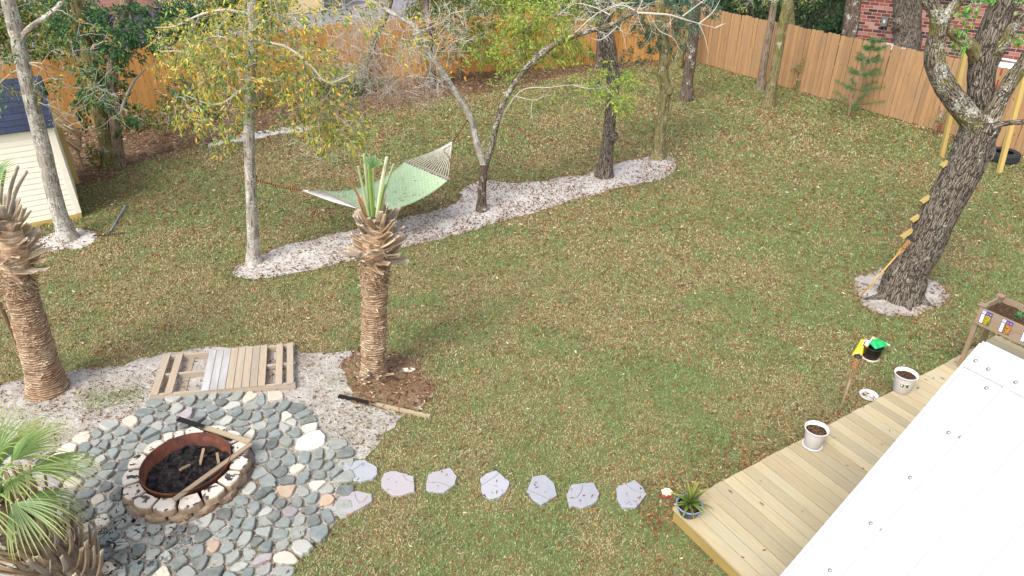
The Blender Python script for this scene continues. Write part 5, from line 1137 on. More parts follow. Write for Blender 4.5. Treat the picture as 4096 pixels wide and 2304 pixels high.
# shrubs on the strip along the back fence
def shrub(label, x, y, Y, rx, ry, n, pal, seed, L=.09, W=.034, cat='shrub', nl=14, z=None):
    b = at(x, y, 0) - [0, 1.0, 0]; t = thing('shrub', b, label, cat); G = Grower(seed); mbs = MB()
    for k in range(5): a_ = k * 1.26; q = np.array([b, b + [.1 * math.cos(a_), .1 * math.sin(a_), .4], b + [.3 * math.cos(a_), .3 * math.sin(a_), 1.0 * (ry / 100)]]); mbs.tube(q, [.02, .015, .01], 5, sub=3); G.limb(q)
    mbs.build('stem', M_bmid, t)
    G.sprays(blob(G.g, n, b + ZZ * (.05 + ry / 100 * .75), (rx / 100, min(.9, rx / 130), ry / 100 * .7)), nleaf=nl, L=L, W=W, pal=pal, r=.006, maxlen=3); G.finish(t, M_twig, M_leaf); return t
shrub('low green undergrowth at the foot of the back fence behind the twin trunk tree', 640, 470, 0, 130, 40, 40, OLV, 131)
shrub('dark green bush at the foot of the back fence left of the hammock tree', 860, 425, 0, 120, 70, 34, DKG, 132)
shrub('green bush between the hammock tree and the back fence', 1090, 385, 0, 110, 55, 24, OLV, 133)
shrub('small leafy bush at the fence foot under the bare twigs', 1400, 345, 0, 120, 50, 50, DKG, 134)
shrub('light green bushy growth behind the forked tree, left side', 1850, 290, 0, 150, 150, 46, LIM, 135)
shrub('tall olive green bush behind the forked tree, right side', 2080, 275, 0, 170, 180, 56, OLV, 136)
shrub('bright green low bush in the litter left of the brown oak', 2270, 235, 0, 110, 60, 34, [(3, lin('#3f7a3c')), (2, lin('#5c9448')), (1, lin('#2f5c34'))], 137)
shrub('small seedling bush in the leaf litter right of the twin trunk tree', 505, 610, 0, 35, 35, 14, OLV, 138)
shrub('dark evergreen mass at the back corner of the yard', 2560, 190, 0, 170, 120, 100, BLG, 139)
shrub('thin green vine bush against the fence by the thin trunks', 3150, 330, 0, 30, 70, 10, OLV, 140, L=.05, W=.03)

# --- trees beyond the fences
for i, (lab, Y, x0, top, r, m, cr) in enumerate((
    ('dark trunk in the woods beyond the right fence, widest of three', 31, 2990, -60, .26, M_bdark, ()),
    ('reddish bare trunk in the woods just over the right fence', 28.5, 3052, -60, .14, M_bmid, ()),
    ('crooked pale trunk in the woods left of the brick house', 27.5, 3178, -60, .13, M_mossy, ((3250, -20, 160, 50, 14, 6, .09, .03, OLV),)),
    ('dark lichen spotted trunk in front of the brick house corner', 21.2, 3385, -60, .20, M_bdark, ()),
    ('thick grey trunk with a burl in front of the brick meters', 20.6, 3632, -60, .34, M_boak, ()))):
    b = atY(x0, 300, Y); b[2] = 0; lean = {0: 10, 1: 14, 2: -26, 3: 40, 4: -6}[i]
    P = np.array([b] + [atY(x0 + lean * k / 4, 230 - 75 * k, Y) for k in range(5)]); P[1] = (P[0] + P[2]) / 2
    t = tree('woodland_tree' if i < 3 else 'oak_tree', lab, b); mb = trunk_mb(P, [r * 1.1] + [r] * 5, seg=20, sub=5, rs=40 + i)
    if i == 4: c_ = atY(3600, 85, Y - .1); mb.tube([c_ - [.05, 0, .22], c_, c_ + [.0, 0, .2]], [.08, .2, .1], 14, sub=4, rough=.4, rs=9)
    mb.build('trunk', m, t, smooth=True); G = Grower(150 + i); G.limb(P[3:]); 
    for (x, y, rx, ry, n, nl, L, W, pal) in cr: G.sprays(pixblob(G.g, n, x, y, rx, ry, Y, .8), nleaf=nl, L=L, W=W, pal=pal, r=.008, maxlen=4)
    G.finish(t, M_twig, M_leaf)
def mass_bush(label, c, r, n, pal, seed, name='evergreen_bush', L=.13, W=.05):
    g2 = np.random.default_rng(seed); t = thing(name, (c[0], c[1], 0), label, 'bush'); mb = MB(); cl = blob(g2, max(8, n // 160), c, r)
    st = MB()
    for k in range(min(9, len(cl))): st.tube([[c[0], c[1], 0], [(c[0] + cl[k][0]) / 2, (c[1] + cl[k][1]) / 2, cl[k][2] * .6], cl[k]], [.05, .03, .015], 6, sub=3)
    st.build('stem', M_bdark, t)
    k = g2.integers(0, len(cl), n); P = cl[k] + g2.normal(size=(n, 3)) * np.array(r) * .16; P[:, 2] = np.abs(P[:, 2] - .05) + .05; D = rand_dirs(n, g2, .1)
    leaf_mesh(mb, P, D, L * g2.uniform(.6, 1.3, n), W, pick(pal, n, g2, .3) * g2.uniform(.75, 1.2, (len(cl), 1))[k], g2); mb.build('leaves', M_leaf, t)
def mass_at(label, x, y, Y, r, n, pal, seed): p = atY(x, y, Y); mass_bush(label, (p[0], p[1], max(.5, p[2])), r, n, pal, seed, 'evergreen_tree', .11, .042)
mass_at('dark green tree crown beyond the left fence in front of the cream house', 700, 90, 24.5, (1.4, .8, .75), 9000, DKG, 201)
mass_at('dark leafy crown over the purple canopy at the top left', 250, 60, 22.5, (1.3, .8, .8), 6000, DKG, 202)
mass_at('green crown beyond the back fence above the hammock tree', 900, 40, 26.0, (1.1, .8, .7), 5000, OLV, 203)
mass_at('olive green crown beyond the back fence above the bare twigs', 1760, 30, 26.0, (1.2, .8, .9), 8000, OLV, 204)
mass_at('yellow green crown beyond the back fence behind the forked tree', 2080, 20, 26.5, (1.5, .8, .9), 9000, LIM, 205)
mass_at('dark crown beyond the back fence behind the brown oak', 2480, 0, 27.5, (1.9, .8, 1.0), 11000, BLG, 206)
mass_at('olive crown filling the far upper left corner beyond the fence', 60, 110, 18.6, (1.5, .8, .9), 9000, OLV, 208)
mass_at('low dark bush beyond the back fence left of the gravel yard', 1060, 60, 25.0, (.7, .6, .5), 3000, OLV, 207)
g2 = np.random.default_rng(77); wm = MB(); n = 52000
P = np.stack([g2.uniform(2.5, 22, n), g2.uniform(29.5, 42, n), np.abs(g2.normal(size=n)) * 2.4], 1); nz = fbm(P * .55, 3, 9); P = P[nz > .47]
P = P[(P[:, 1] - 26) > -(P[:, 0] - 6.2) * 1.2]; P = P[~((P[:, 0] > 13.5) & (P[:, 1] < 33))]
leaf_mesh(wm, P, rand_dirs(len(P), g2, .1), .20 * g2.uniform(.6, 1.3, len(P)), .08, pick(WD, len(P), g2, .35), g2); tag(wm.build('woodland', M_leaf), 'dark evergreen wood beyond the right fence reading as one mass', 'woodland', kind='stuff')
for i, (x, y) in enumerate(((11.4, 24.6), (13.6, 26.4), (9.6, 28.6))): mass_bush(['leafy bush over the right fence left of the brick house', 'dark bush against the left corner of the brick house', 'green bush beyond the far end of the right fence'][i], (x, y, 1.0), (1.1, .9, .9), 4200, WD, 210 + i, 'woodland_bush', .12, .045)

# --- little pine and red twiggy shrub by the fence
b = at(3392, 468, 0); t = tree('young_pine', 'small sparse young pine in front of the right fence', b); P = np.array([b, b + [0, 0, .6], b + [.1, 0, 1.2], b + [.22, 0, 2.0]]); MB().tube(P, [.022, .018, .013, .006], 8, sub=4).build('trunk', M_bmid, t)
G = Grower(160); G.limb(P[1:]); nd = MB(); tips = []
for z, n_, L_ in ((.35, 5, .75), (.75, 6, .72), (1.15, 6, .55), (1.5, 5, .42), (1.8, 5, .28), (2.0, 3, .16)):
    for k in range(n_):
        a_ = k * 6.283 / n_ + z * 2; c_ = P[0] + (P[-1] - P[0]) * z / 2.0; e_ = c_ + np.array([math.cos(a_), math.sin(a_), .25]) * L_ * G.g.uniform(.6, 1.1); G.tw.tube([c_, (c_ + e_) / 2 - [0, 0, .03], e_], [.007, .005, .003], 4, cap=False, col=lin('#7a5c42'))
        for q in np.linspace(.3, 1, 7): tips.append((c_ + (e_ - c_) * q, (e_ - c_) / np.linalg.norm(e_ - c_)))
Pn = np.repeat(np.array([a for a, _ in tips]), 26, 0); Dn = np.repeat(np.array([d for _, d in tips]), 26, 0) * .7 + G.g.normal(size=(len(Pn), 3)) * .6; Dn /= np.linalg.norm(Dn, axis=1)[:, None]
leaf_mesh(nd, Pn, Dn, .13, .006, pick([(3, lin('#4c7a4c')), (2, lin('#6a9256')), (1, lin('#3a6040'))], len(Pn), G.g), G.g); G.tw.build('branches', M_twig, t); nd.build('needles', M_leaf, t)
b = at(3748, 540, 0); t = thing('rose_bush', b, 'small thin bush with red flowers at the fence foot near the left yellow post', 'bush'); G = Grower(161); st = MB()
for k in range(7): a_ = k * .9; q = np.array([b, b + [.08 * math.cos(a_), .08 * math.sin(a_), .3], b + [.28 * math.cos(a_), .2 * math.sin(a_), .7 + .1 * (k % 3)]]); st.tube(q, [.007, .005, .003], 4, sub=3, col=lin('#7a5a48')); G.limb(q)
st.build('stems', M_twig, t); G.sprays(blob(G.g, 22, b + ZZ * .5, (.3, .2, .4)), nleaf=4, L=.05, W=.025, pal=[(2, lin('#6b8a4c')), (1, lin('#8a5a48'))], r=.003, r1=.002); G.finish(t, M_twig, M_leaf)
fl = MB(); k = blob(G.g, 26, b + ZZ * .22, (.12, .1, .12)); leaf_mesh(fl, k, rand_dirs(26, G.g), .04, .03, pick([(1, lin('#d03030'))], 26, G.g), G.g); fl.build('red_flowers', M_leaf, t)

# --- the big leaning oak
YB = baseY(3600, 1185); g = np.random.default_rng(51)
W2 = lambda w_, Y: w_ / FPX * (Y * math.cos(_t) + (CH - 2) * math.sin(_t)) / 2
Pt = PY(YB, (3600, 1185), (3634, 1086), (3697, 980), (3745, 874), (3803, 768), (3847, 689), (3885, 600), (3922, 500)); 
rt = [.30, .275, .262, .258, .25, .245, .24, .24]
t = tree('big_oak', 'largest tree, a furrowed leaning oak forking into lichened limbs at the right', Pt[0] * [1, 1, 0])
mb = trunk_mb(Pt, rt, seg=96, sub=16, rs=21, ridge=(.07, 40), rough=.07, flare=1.15)
c_ = atY(3940, 615, YB - .02); mb.tube([c_ - [.06, 0, .30], c_ - [.03, 0, .14], c_, c_ + [.0, 0, .14], c_ - [.06, 0, -.30]], [.03, .10, .145, .10, .03], 24, sub=6, rough=.45, rs=30, ridge=(.1, 22))
for a_, l in ((3.3, .36), (-.7, .16), (4.6, .12), (5.6, .12)): q = Pt[0] * [1, 1, 0]; d_ = np.array([math.cos(a_), math.sin(a_), 0]); mb.tube([q + d_ * .16 + ZZ * .20, q + d_ * .30 + ZZ * .05, q + d_ * (.34 + l) - ZZ * .03], [.12, .07, .02], 20, sub=6, rough=.2, rs=33, ridge=(.12, 22))
mossn = M_boak
mb.build('trunk', M_boak, t, smooth=True)
Ll = PY(YB - .05, (3935, 530), (3895, 490), (3840, 425), (3785, 350), (3752, 285), (3738, 230), (3742, 175), (3755, 120), (3758, 80))
mb = MB().tube(Ll, [.20, .155, .140, .135, .125, .12, .112, .105, .11], 44, sub=10, rough=.10, rs=22, ridge=(.12, 26)); mb.tube(PY(YB - .05, (3760, 95), (3738, 40), (3705, -10), (3680, -90)), [.10, .085, .075, .06], 32, sub=8, rough=.1, rs=23, ridge=(.12, 28)); mb.tube(PY(YB - .05, (3762, 110), (3790, 60), (3822, 20), (3850, -30), (3870, -110)), [.09, .065, .06, .055, .04], 28, sub=8, rough=.1, rs=24, ridge=(.1, 30))
mb.build('limb', M_boakl, t, smooth=True)
Lm = PY(YB + .15, (3935, 530), (3925, 430), (3925, 318), (3935, 220), (3962, 140), (3990, 70), (4020, 0), (4050, -110)); MB().tube(Lm, [.20, .165, .16, .17, .165, .155, .15, .13], 52, sub=10, rough=.08, rs=25, ridge=(.12, 24)).build('limb', M_boak, t, smooth=True)
Lc = PY(YB + .02, (3932, 300, .13), (3895, 205, .08), (3855, 160), (3825, 140), (3795, 120), (3765, 100)); MB().tube(Lc, [.06, .09, .085, .075, .06, .05], 28, sub=8, rough=.12, rs=26, ridge=(.1, 28)).build('limb', M_mossy, t, smooth=True)
Lr = PY(YB - .1, (3935, 520), (3965, 465), (3998, 400), (4030, 345), (4068, 290), (4110, 235), (4180, 140)); MB().tube(Lr, [.16, .12, .10, .095, .09, .09, .08], 40, sub=10, rough=.12, rs=27, ridge=(.08, 28)).build('limb', M_boakl, t, smooth=True)
L2 = PY(YB, (3936, 330, .14), (3985, 215, .05), (4025, 150), (4060, 100), (4110, 50), (4180, 10)); MB().tube(L2, [.09, .085, .08, .075, .07, .06], 32, sub=8, rough=.1, rs=28, ridge=(.08, 30)).build('limb', M_boakl, t, smooth=True)
Ls = PY(YB - .25, (3965, 510), (4005, 497), (4050, 490), (4090, 488), (4096, 480)); MB().tube(Ls, [.06, .038, .034, .034, .03], 24, sub=7, rough=.12, rs=29).build('branch_stub', M_boak, t, smooth=True)
G = Grower(170); G.limb(Lm[2:]); G.limb(L2); G.sprays([atY(x, y, YB - .1) for x, y in ((3880, 20), (3910, 30), (3905, 5), (3890, 60), (3850, 125), (3880, 55), (4080, 160), (4090, 20), (3870, -20), (4060, 150))], nleaf=14, L=.05, W=.035, pal=[(3, lin('#5f9c3c')), (2, lin('#79b04c'))], r=.005); G.finish(t, M_twig, M_leaf)
for (x, y) in ((3796, 640), (3716, 784), (3676, 860), (3636, 926)):
    k = int(np.argmin([np.linalg.norm(px(p) - [x, y]) for p in Pt])); p = atY(x + 4, y, YB + .06); dd = np.array([.62, .1, .5]); dd /= np.linalg.norm(dd); MB().beam(p - dd * .15, p + dd * .18, .09, .038, up=(-.38, .2, .9), col=rc(.3, .8)).build('ladder_rung', M_joist, t)

# ================================================================ PALMS
M_palmb = NT('palm_trunk_bark', .95, .1); bcp = M_palmb.attr('bc', 'Vector'); f = M_palmb.noise(9, 6, M_palmb.scale(bcp, (.7, .7, 3.2)), .7, .5); f2 = M_palmb.noise(2.2, 3, bcp)
c = M_palmb.ramp(f, [(.34, lin('#7d604c')), (.47, lin('#ab8c70')), (.6, lin('#d2bda2'))]); c = M_palmb.mix(M_palmb.ramp(f2, [(.4, 0), (.65, .35)]), c, lin('#9a7250')); M_palmb.col(M_palmb.mix(1.0, c, M_palmb.attr(), 'MULTIPLY')); M_palmb.bump(f, .8, .02); M_palmb = M_palmb.m
M_boot = NT('palm_boot', .85, .2); f = M_boot.noise(16, 4, M_boot.scale(M_boot.attr('bc', 'Vector'), (.3, 1, 1)), .6); M_boot.col(M_boot.mix(M_boot.ramp(f, [(.35, 0), (.7, .6)]), M_boot.attr(), lin('#7a6450'))); M_boot.bump(f, .4, .006); M_boot = M_boot.m
M_petg = m_leaf('petiole_green', .45, .1)
def palm_trunk(mb, A, B, r0, r1, g, nr=3.4, seg=96):
    A = np.asarray(A, float); B = np.asarray(B, float); L = np.linalg.norm(B - A); n = int(L * 100 * 1.1); u = np.linspace(0, 1, n)
    ax = (B - A) / L; x = np.cross([0, 1., 0], ax); x /= np.linalg.norm(x); y = np.cross(ax, x)
    th = np.linspace(0, 2 * np.pi, seg, endpoint=False); Th, Z = np.meshgrid(th, u * L); bc = np.stack([np.cos(Th) * .17, np.sin(Th) * .17, Z], -1)
    wob = (fbm(bc * [5, 5, 2.5], 3, 3) - .5); ph = Z / (nr / 100) + wob * 4.2 + Th * .16; saw = ph - np.floor(ph); rim = saw ** 1.8
    shag = vnoise(bc * [44, 44, 30], 4); r = r0 + (r1 - r0) * Z / L + .05 * np.exp(-Z / .09) + rim * .021 * (.2 + 1.1 * shag) * np.clip(vnoise(bc * [9, 9, 16], 12) * 2.2 - .35, .05, 1.3) + (fbm(bc * [12, 12, 8], 3, 9) - .5) * .03
    V = A + ax * Z[..., None] + x * (np.cos(Th) * r)[..., None] + y * (np.sin(Th) * r)[..., None]
    col = np.repeat((.42 + .68 * rim)[..., None], 3, 2)      # colour follows ring height: dark in the grooves, pale at the rims
    i = np.arange(n - 1)[:, None] * seg; j = np.arange(seg)[None]; j2 = (j + 1) % seg; F = np.stack([i + j, i + j2, i + seg + j2, i + seg + j], -1).reshape(-1, 4)
    mb.add(V.reshape(-1, 3), F, col.reshape(-1, 3), bc=bc.reshape(-1, 3)); return ax, x, y, L
BOOTC = [lin('#b39b7e'), lin('#a58a6a'), lin('#c7b294'), lin('#8f7a64'), lin('#9f9388')]
def boot(mb, p, out, ax, L, w_, rise, g, th=.02, twist=0.):
    """a cut leaf base: broad at the trunk, curving up and out, square cut end"""
    sd = np.cross(ax, out); n = 6; V = []; B = []; x = z = 0; a = rise * .55
    col = np.array(BOOTC[g.integers(len(BOOTC))]) * g.uniform(.85, 1.15)
    for k in range(n + 1):
        u = k / n; ww = w_ * (1 - .52 * u ** .7); tt = th * (1.0 - .45 * u); c_ = p + out * x + ax * z; nn = out * -math.sin(a) + ax * math.cos(a); s2 = sd * math.cos(twist * u) + nn * math.sin(twist * u)
        for (e, h) in ((-1, .35), (0, -.15), (1, .35), (1, .35 - 1), (0, -1.2), (-1, .35 - 1)): V.append(c_ + s2 * e * ww / 2 + nn * tt * h); B.append((u * L, e * ww / 2, h * tt))
        x += math.cos(a) * L / n; z += math.sin(a) * L / n; a += (rise - a) * .4
    F = [[r * 6 + j, r * 6 + (j + 1) % 6, (r + 1) * 6 + (j + 1) % 6, (r + 1) * 6 + j] for r in range(n) for j in range(6)] + [[n * 6 + j for j in range(6)]]
    C = np.repeat(col[None], len(V), 0); C[-6:] = np.array(lin('#dccdb2')) * g.uniform(.8, 1.1); mb.add(V, F, C, bc=B)
def fibres(mb, A, ax, x, y, r, z0, z1, n, g, L=.09):
    for _ in range(n):
        a = g.uniform(0, 6.283); z = g.uniform(z0, z1); o = x * math.cos(a) + y * math.sin(a); p = A + ax * z + o * r * g.uniform(.97, 1.06); d = np.cross(ax, o) * g.normal() + ax * g.normal() * .8 + o * abs(g.normal()) * .35; d /= np.linalg.norm(d)
        l = L * g.uniform(.4, 1.2); s2 = np.cross(d, o); s2 /= np.linalg.norm(s2) + 1e-9; w_ = g.uniform(.002, .007); q = p + d * l * .5 + o * .012; e = p + d * l + o * g.uniform(-.005, .02)
        mb.add([p - s2 * w_, p + s2 * w_, q + s2 * w_ * .8, q - s2 * w_ * .8, e], [[0, 1, 2, 3], [3, 2, 4]], np.array([lin('#a08062'), lin('#c4ab88'), lin('#7d5c46'), lin('#d6c5a8')][g.integers(4)]) * g.uniform(.8, 1.1))
def boots(parent, A, ax, x, y, r, z0, z1, n, g, L=(.13, .24), w_=.075, cross=True, rise=(.7, 1.35), rtop=None):
    rtop = rtop or r
    for k in range(n):
        u = (k + .5) / n; a = k * 2.39996 + g.uniform(-.25, .25); o = x * math.cos(a) + y * math.sin(a); s2 = np.cross(ax, o)
        o2 = o + s2 * (g.choice([-1, 1]) * g.uniform(.2, .9) if cross else 0); o2 /= np.linalg.norm(o2); rr_ = r + (rtop - r) * u
        m_ = MB(); boot(m_, A + ax * (z0 + (z1 - z0) * u) + o * rr_ * .86, o2, ax, g.uniform(*L), w_ * g.uniform(.75, 1.25), rise[0] + (rise[1] - rise[0]) * u + g.uniform(-.2, .15), g, twist=g.uniform(-.5, .5)); m_.build('leaf_base', M_boot, parent)
def fan(mb, hub, mid, up, R_, n, spread, g, c0, c1, droop=.5, w_=.024, fold=.3, cut=None):
    """a fan leaf: n pleated segments round the hub; mid = pointing direction, up = leaf normal"""
    sd = np.cross(up, mid); sd /= np.linalg.norm(sd); up = np.cross(mid, sd)
    for k in range(n):
        a = (k / (n - 1) - .5) * spread + g.normal() * .02; d = mid * math.cos(a) + sd * math.sin(a); L = (cut or R_) * (1 - .22 * abs(a / (spread / 2)) ** 2) * g.uniform(.92, 1.06)
        s2 = np.cross(up, d); m = 8 if not cut else 4; V = []; C = []; p = hub.copy(); dd = d.copy(); ww = w_ * R_ / .6
        for q in range(m + 1):
            u = q / m; wk = ww * (.18 + 1.15 * min(u * 2.2, 1)) * (1 - max(0, (u - .35) / .65) ** 1.3 * .97) if not cut else ww * (.2 + 1.2 * u)
            nn = np.cross(dd, s2); V += [p - s2 * wk / 2 + nn * wk * fold, p, p + s2 * wk / 2 + nn * wk * fold]; cc_ = (np.array(c0) * (1 - u ** 2) + np.array(c1) * u ** 2); C += [cc_, cc_ * .88, cc_]
            p = p + dd * L / m; dd = dd + np.array([0, 0, -1]) * droop / m * (.3 + 2 * u); dd /= np.linalg.norm(dd)
        F = []
        for q in range(m): F += [[3 * q, 3 * q + 1, 3 * q + 4, 3 * q + 3], [3 * q + 1, 3 * q + 2, 3 * q + 5, 3 * q + 4]]
        mb.add(V, F, np.array(C) * g.uniform(.85, 1.12))
# centre palm
g = np.random.default_rng(61); A = at(1494, 1512, 0); A[2] = 0; B = atY(1500, 1045, A[1]); T = atY(1502, 850, A[1])
palm = thing('cut_palm', A, 'tall cut back cabbage palm in the middle, its boots over a ringed trunk', 'palm', None); mb = MB(); ax, x, y, L = palm_trunk(mb, A, B, .150, .148, g); mb.build('trunk', M_palmb, palm, smooth=False)
mb = MB(); mb.tube([B - ax * .05, (B + T) / 2, T - ax * .08], [.14, .155, .09], 24, sub=4, rough=.2); mb.build('boot_core', M_palmb, palm)
LT = np.linalg.norm(T - A); boots(palm, A, ax, x, y, .155, L - .02, LT - .06, 70, g, L=(.19, .33), w_=.09, rise=(.15, 1.35), rtop=.085)
mb = MB(); fibres(mb, A, ax, x, y, .155, .1, L, 380, g, .05); fibres(mb, A, ax, x, y, .165, L - .35, L + .1, 500, g, .10); fibres(mb, A, ax, x, y, .15, L, LT, 260, g, .12); mb.build('fibres', M_boot, palm)
for k in range(14): a = g.uniform(0, 6.28); o = x * math.cos(a) + y * math.sin(a); m_ = MB(); boot(m_, A + ax * g.uniform(.02, .22) + o * .15, o, ax, g.uniform(.1, .2), .06, g.uniform(-.1, 1.1), g); m_.build('leaf_base', M_boot, palm)
gp, gq = lin('#a9b884'), lin('#cdd2ac')
for (bx, by, tx, ty, w_, dy, cc_) in ((1475, 855, 1432, 665, .030, -.10, gp), (1480, 850, 1455, 615, .034, .05, gp), (1488, 850, 1474, 660, .036, -.06, lin('#86a356')), (1506, 850, 1547, 628, .044, .04, gq), (1508, 848, 1576, 655, .034, -.05, lin('#9aa876')), (1512, 850, 1540, 735, .04, -.12, lin('#86a05c')), (1468, 850, 1388, 705, .03, -.1, lin('#9c7a52'))):
    p, q = atY(bx, by, A[1] + dy * .3), atY(tx, ty, A[1] + dy); m_ = (p + q) / 2 + [0, 0, .01]; k = MB(); k.tube([p - ZZ * .05, m_, q], [w_ * .62, w_ * .48, w_ * .42], 6, sub=4, col=cc_); k.build('cut_stem', M_petg, palm)
hub = atY(1492, 672, A[1] - .02); k = MB().tube([atY(1492, 850, A[1]), hub], [.02, .014], 8, col=lin('#9fb56c')); k.build('leaf_stem', M_petg, palm)
k = MB(); fan(k, hub, np.array([.05, -.25, .97]), np.array([0, -1., 0]), .6, 18, 1.9, g, lin('#7aa468'), lin('#a9c48c'), droop=.05, w_=.013, fold=.35, cut=.17); k.build('fan_leaf', M_leaf, palm)
# left palm
g = np.random.default_rng(62); A = at(195, 1560, 0); A[2] = 0; B = atY(62, 1085, A[1] - .02); T = atY(22, 850, A[1] - .02)
palm = thing('cut_palm', A, 'leaning cut back palm at the left edge, in front of the shed', 'palm', None); mb = MB(); ax, x, y, L = palm_trunk(mb, A, B, .215, .155, g); mb.build('trunk', M_palmb, palm, smooth=False)
mb = MB(); mb.tube([B - ax * .05, (B + T) / 2, T - ax * .1], [.16, .17, .09], 24, sub=4, rough=.2); mb.build('boot_core', M_palmb, palm)
LT = np.linalg.norm(T - A); boots(palm, A, ax, x, y, .17, L - .02, LT - .05, 48, g, L=(.18, .34), w_=.11, rise=(.15, 1.3), rtop=.08)
m_ = MB(); boot(m_, atY(95, 1085, A[1] - .1), np.array([.96, -.2, .1]), ZZ, .36, .12, .12, g); m_.build('leaf_base', M_boot, palm)
mb = MB(); fibres(mb, A, ax, x, y, .2, .05, L, 320, g, .05); fibres(mb, A, ax, x, y, .175, L - .3, L + .1, 400, g, .1); mb.build('fibres', M_boot, palm)
for (bx, by, tx, ty, w_) in ((10, 860, 72, 665, .035), (18, 850, 108, 685, .035), (-10, 860, 20, 680, .03)):
    p, q = atY(bx, by, A[1]), atY(tx, ty, A[1] - .1); k = MB(); k.tube([p - ZZ * .1, (p + q) / 2, q], [w_ * .7, w_ * .55, w_ * .45], 6, sub=4, col=lin('#a39a8c')); k.build('cut_stem', M_boot, palm)
hub = atY(-40, 720, A[1] - .1); k = MB(); fan(k, hub, np.array([.9, -.1, .45]), np.array([-.3, -.5, .8]), .42, 16, 1.8, g, lin('#5f9150'), lin('#a3b46a'), droop=.3); k.build('fan_leaf', M_leaf, palm)
k = MB().tube([T - ax * .1, hub], [.02, .014], 8, col=lin('#9fb56c')); k.build('leaf_stem', M_petg, palm)
p, q = at(98, 1452, 0), atY(-8, 1205, A[1] - .12); o = MB().tube([p, (p + q) / 2 + [.01, 0, .02], q], [.036, .03, .028], 10, sub=4, rough=.15, col=lin('#b08a52')).build('prop_stick', M_burn); tag(o, 'thick bare stick leaning against the left palm trunk', 'stick')
# near fan palm
g = np.random.default_rng(63); A = np.array([-4.12, 4.36, 0.]); T = atY(-25, 1965, 4.5)
palm = thing('fan_palm', A, 'bushy green fan palm with shaggy boots at the lower left corner', 'palm', None); ax = (T - A) / np.linalg.norm(T - A); x = np.cross([0, 1., 0], ax); x /= np.linalg.norm(x); y = np.cross(ax, x); LT = np.linalg.norm(T - A)
mb = MB(); mb.tube([A - ax * .1, A + ax * LT * .5, T - ax * .2], [.24, .22, .10], 28, sub=5, rough=.25, rs=4); mb.build('trunk', M_bmid, palm)
boots(palm, A, ax, x, y, .26, .05, LT - .15, 99, g, L=(.24, .42), w_=.07, cross=False, rise=(1.0, 1.3), rtop=.14); mb = MB(); fibres(mb, A, ax, x, y, .28, .0, LT - .2, 160, g, .12); mb.build('fibres', M_boot, palm)
for k_ in range(24):
    az = k_ * 2.39996; lay = k_ / 24; el = -.25 + 1.5 * lay; d = np.array([math.cos(az) * math.cos(el), math.sin(az) * math.cos(el), math.sin(el)]); pl = g.uniform(.25, .42)
    hub = T + d * pl + ZZ * .03; k = MB().tube([T - ax * .08, T + d * pl * .5 + ZZ * .05, hub], [.016, .012, .009], 6, sub=3, col=lin('#93aa60')); k.build('leaf_stem', M_petg, palm)
    upv = np.array([-math.cos(az) * math.sin(el), -math.sin(az) * math.sin(el), math.cos(el)]); upv = upv + g.normal(size=3) * .15; dm = d + np.array([0, 0, -.1]); dm /= np.linalg.norm(dm)
    k = MB(); fan(k, hub, dm, upv, .62, 18, 1.5, g, lin('#86a862') if g.uniform() < .6 else lin('#9ab584'), lin('#cfcd80'), droop=1.5 - .5 * lay, w_=.015, fold=.35); k.build('fan_leaf', M_leaf, palm)

# ================================================================ HAMMOCK
g = np.random.default_rng(71)
a, b, c, d = at(1288, 764, 1.0), at(1444, 838, .88), at(1618, 650, 1.05), at(1788, 722, .92)
R1 = atY(1212, 762, 11.15); R2 = atY(1808, 568, 12.95); T1 = atY(1003, 712, 10.85); T2 = atY(1868, 482, 13.0)
ham = thing('hammock', (a + b + c + d) / 4 * [1, 1, 0], 'pale green woven hammock slung between the yellow leaved tree and the forked tree', 'hammock')
M_fab = NT('green_weave', .8, .2); bcf = M_fab.attr('bc', 'Vector'); bb = M_fab.N('ShaderNodeTexBrick'); M_fab.put(bb.inputs['Vector'], bcf); bb.inputs['Scale'].default_value = 1; bb.inputs['Brick Width'].default_value = .075; bb.inputs['Row Height'].default_value = .05; bb.inputs['Mortar Size'].default_value = .0035
bb.inputs['Color1'].default_value = lin('#b6c9a6') + (1,); bb.inputs['Color2'].default_value = lin('#aac09a') + (1,); bb.inputs['Mortar'].default_value = lin('#7f9a70') + (1,); M_fab.col(bb.outputs['Color']); M_fab.bump(bb.outputs['Fac'], -.5, .006); M_fab = M_fab.m
n, m = 40, 24; U_, V_ = np.meshgrid(np.linspace(0, 1, n), np.linspace(0, 1, m), indexing='ij')
V = (a * ((1 - U_) * (1 - V_))[..., None] + c * (U_ * (1 - V_))[..., None] + d * (U_ * V_)[..., None] + b * ((1 - U_) * V_)[..., None])
sag = .20 * 4 * U_ * (1 - U_) + .05 * 4 * V_ * (1 - V_) * 4 * U_ * (1 - U_); V[..., 2] -= sag; V += (fbm(V * 8, 2, 3) - .5)[..., None] * [0, 0, .012]
mb = MB(); F = [[i * m + j, (i + 1) * m + j, (i + 1) * m + j + 1, i * m + j + 1] for i in range(n - 1) for j in range(m - 1)]; B_ = np.stack([U_ * 1.9, V_ * 1.2, U_ * 0], -1).reshape(-1, 3)
mb.add(V.reshape(-1, 3), F, bc=B_); mb.add(V.reshape(-1, 3) - [0, 0, .012], [q[::-1] for q in F], bc=B_)
bed = mb.build('hammock_bed', M_fab, ham, smooth=True)
mb = MB(); 
for e in (V[:, 0], V[:, -1]): mb.tube(e, .012, 6, col=(1, 1, 1))
mb.build('edge_hem', M_fab, ham)
M_cord = m_plain('white_cord', lin('#e2ddd6'), .8, .2); M_bar = m_wood('spreader_wood', lin('#a39a94'), lin('#8f8680'), lin('#5a5048'), 1.0, knots=False)
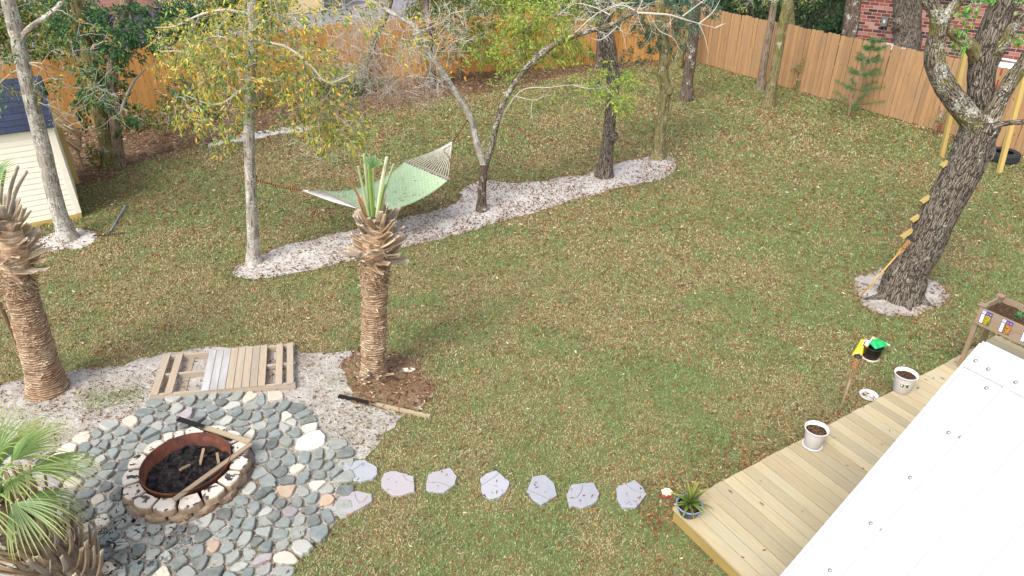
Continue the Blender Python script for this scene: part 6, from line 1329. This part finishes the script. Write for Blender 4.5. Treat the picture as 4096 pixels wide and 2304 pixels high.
for (p, q, Rg) in ((a, b, R1), (c, d, R2)):
    out = (Rg - (p + q) / 2); out /= np.linalg.norm(out); o_ = out * .05
    MB().beam(p + o_ - (q - p) * .02, q + o_ + (q - p) * .02, .028, .028, col=rc()).build('spreader_bar', M_bar, ham)
    for j in range(17):
        u = (j + .5) / 17; s_ = p + (q - p) * u; k = MB(); e_ = s_ + o_; sagv = ZZ * -.05 * np.linalg.norm(Rg - e_)
        k.tube([s_ - out * .03, e_, (e_ + Rg) / 2 + sagv * .6, Rg + g.normal(size=3) * .006], .0045, 5, sub=3); k.build('cord', M_cord, ham)
    MB().lathe([(.03, -.006), (.036, 0), (.03, .006), (.024, 0), (.03, -.006)], Rg, 20).build('steel_ring', M_scr, ham)
    MB().tube([Rg - out * .08, Rg - out * .0], [.03, .014], 10).build('cord_whipping', M_cord, ham)
M_rope = NT('patterned_rope', .8, .2); wv = M_rope.N('ShaderNodeTexWave', bands_direction='Z'); wv.inputs['Scale'].default_value = 9; M_rope.put(wv.inputs['Vector'], M_rope.attr('bc', 'Vector')); M_rope.col(M_rope.ramp(wv.outputs['Fac'], [(.3, lin('#2a1a1c')), (.5, lin('#a8402c')), (.7, lin('#3a2426')), (.9, lin('#c98048'))])); M_rope = M_rope.m
MB().tube([R1, (R1 + T1) / 2 + [0, 0, -.03], T1], [.018, .015, .013], 8, sub=4, rough=.2).build('hanging_rope', M_rope, ham); MB().tube([R2, (R2 + T2) / 2 + [0, 0, -.02], T2], [.018, .015, .013], 8, sub=4, rough=.2).build('hanging_rope', M_rope, ham)
MB().lathe([(.094, -.012), (.105, -.008), (.105, .008), (.094, .012)], atY(1002, 708, 10.93), 28).build('tree_strap', M_rope, ham)
MB().lathe([(.06, -.012), (.071, -.008), (.071, .008), (.06, .012)], atY(1884, 482, 13.1), 28).build('tree_strap', M_rope, ham)
MB().tube([R1 + [.05, 0, -.02], atY(1240, 800, 11.1), atY(1248, 850, 11.1), atY(1252, 905, 11.1)], .008, 6, sub=4).build('dangling_rope', M_rope, ham)
MB().tube([R2 + [0, 0, -.05], atY(1775, 600, 12.7), atY(1790, 620, 12.6), atY(1800, 640, 12.6), atY(1803, 680, 12.6)], .008, 6, sub=4).build('dangling_rope', M_rope, ham)
lb = MB(); kk = g.integers(2, n - 3, 90), g.integers(2, m - 2, 90); P = V[kk[0], kk[1]] + g.normal(size=(90, 3)) * [.02, .02, 0] + ZZ * .015; a_ = g.uniform(0, 6.28, 90); D = np.column_stack([np.cos(a_), np.sin(a_), g.uniform(-.1, .2, 90)])
leaf_mesh(lb, P, D, .05, .018, pick([(2, lin('#8a7a55')), (1, lin('#a88a60'))], 90, g), g); lb.build('leaves_on_hammock', m_leaf('dry_leaf_2', .8, .1)); o = [q for q in S.collection.objects if q.name.startswith('leaves_on_hammock')][-1]; tag(o, 'small dry leaves scattered on the green hammock bed', 'leaves', kind='stuff')
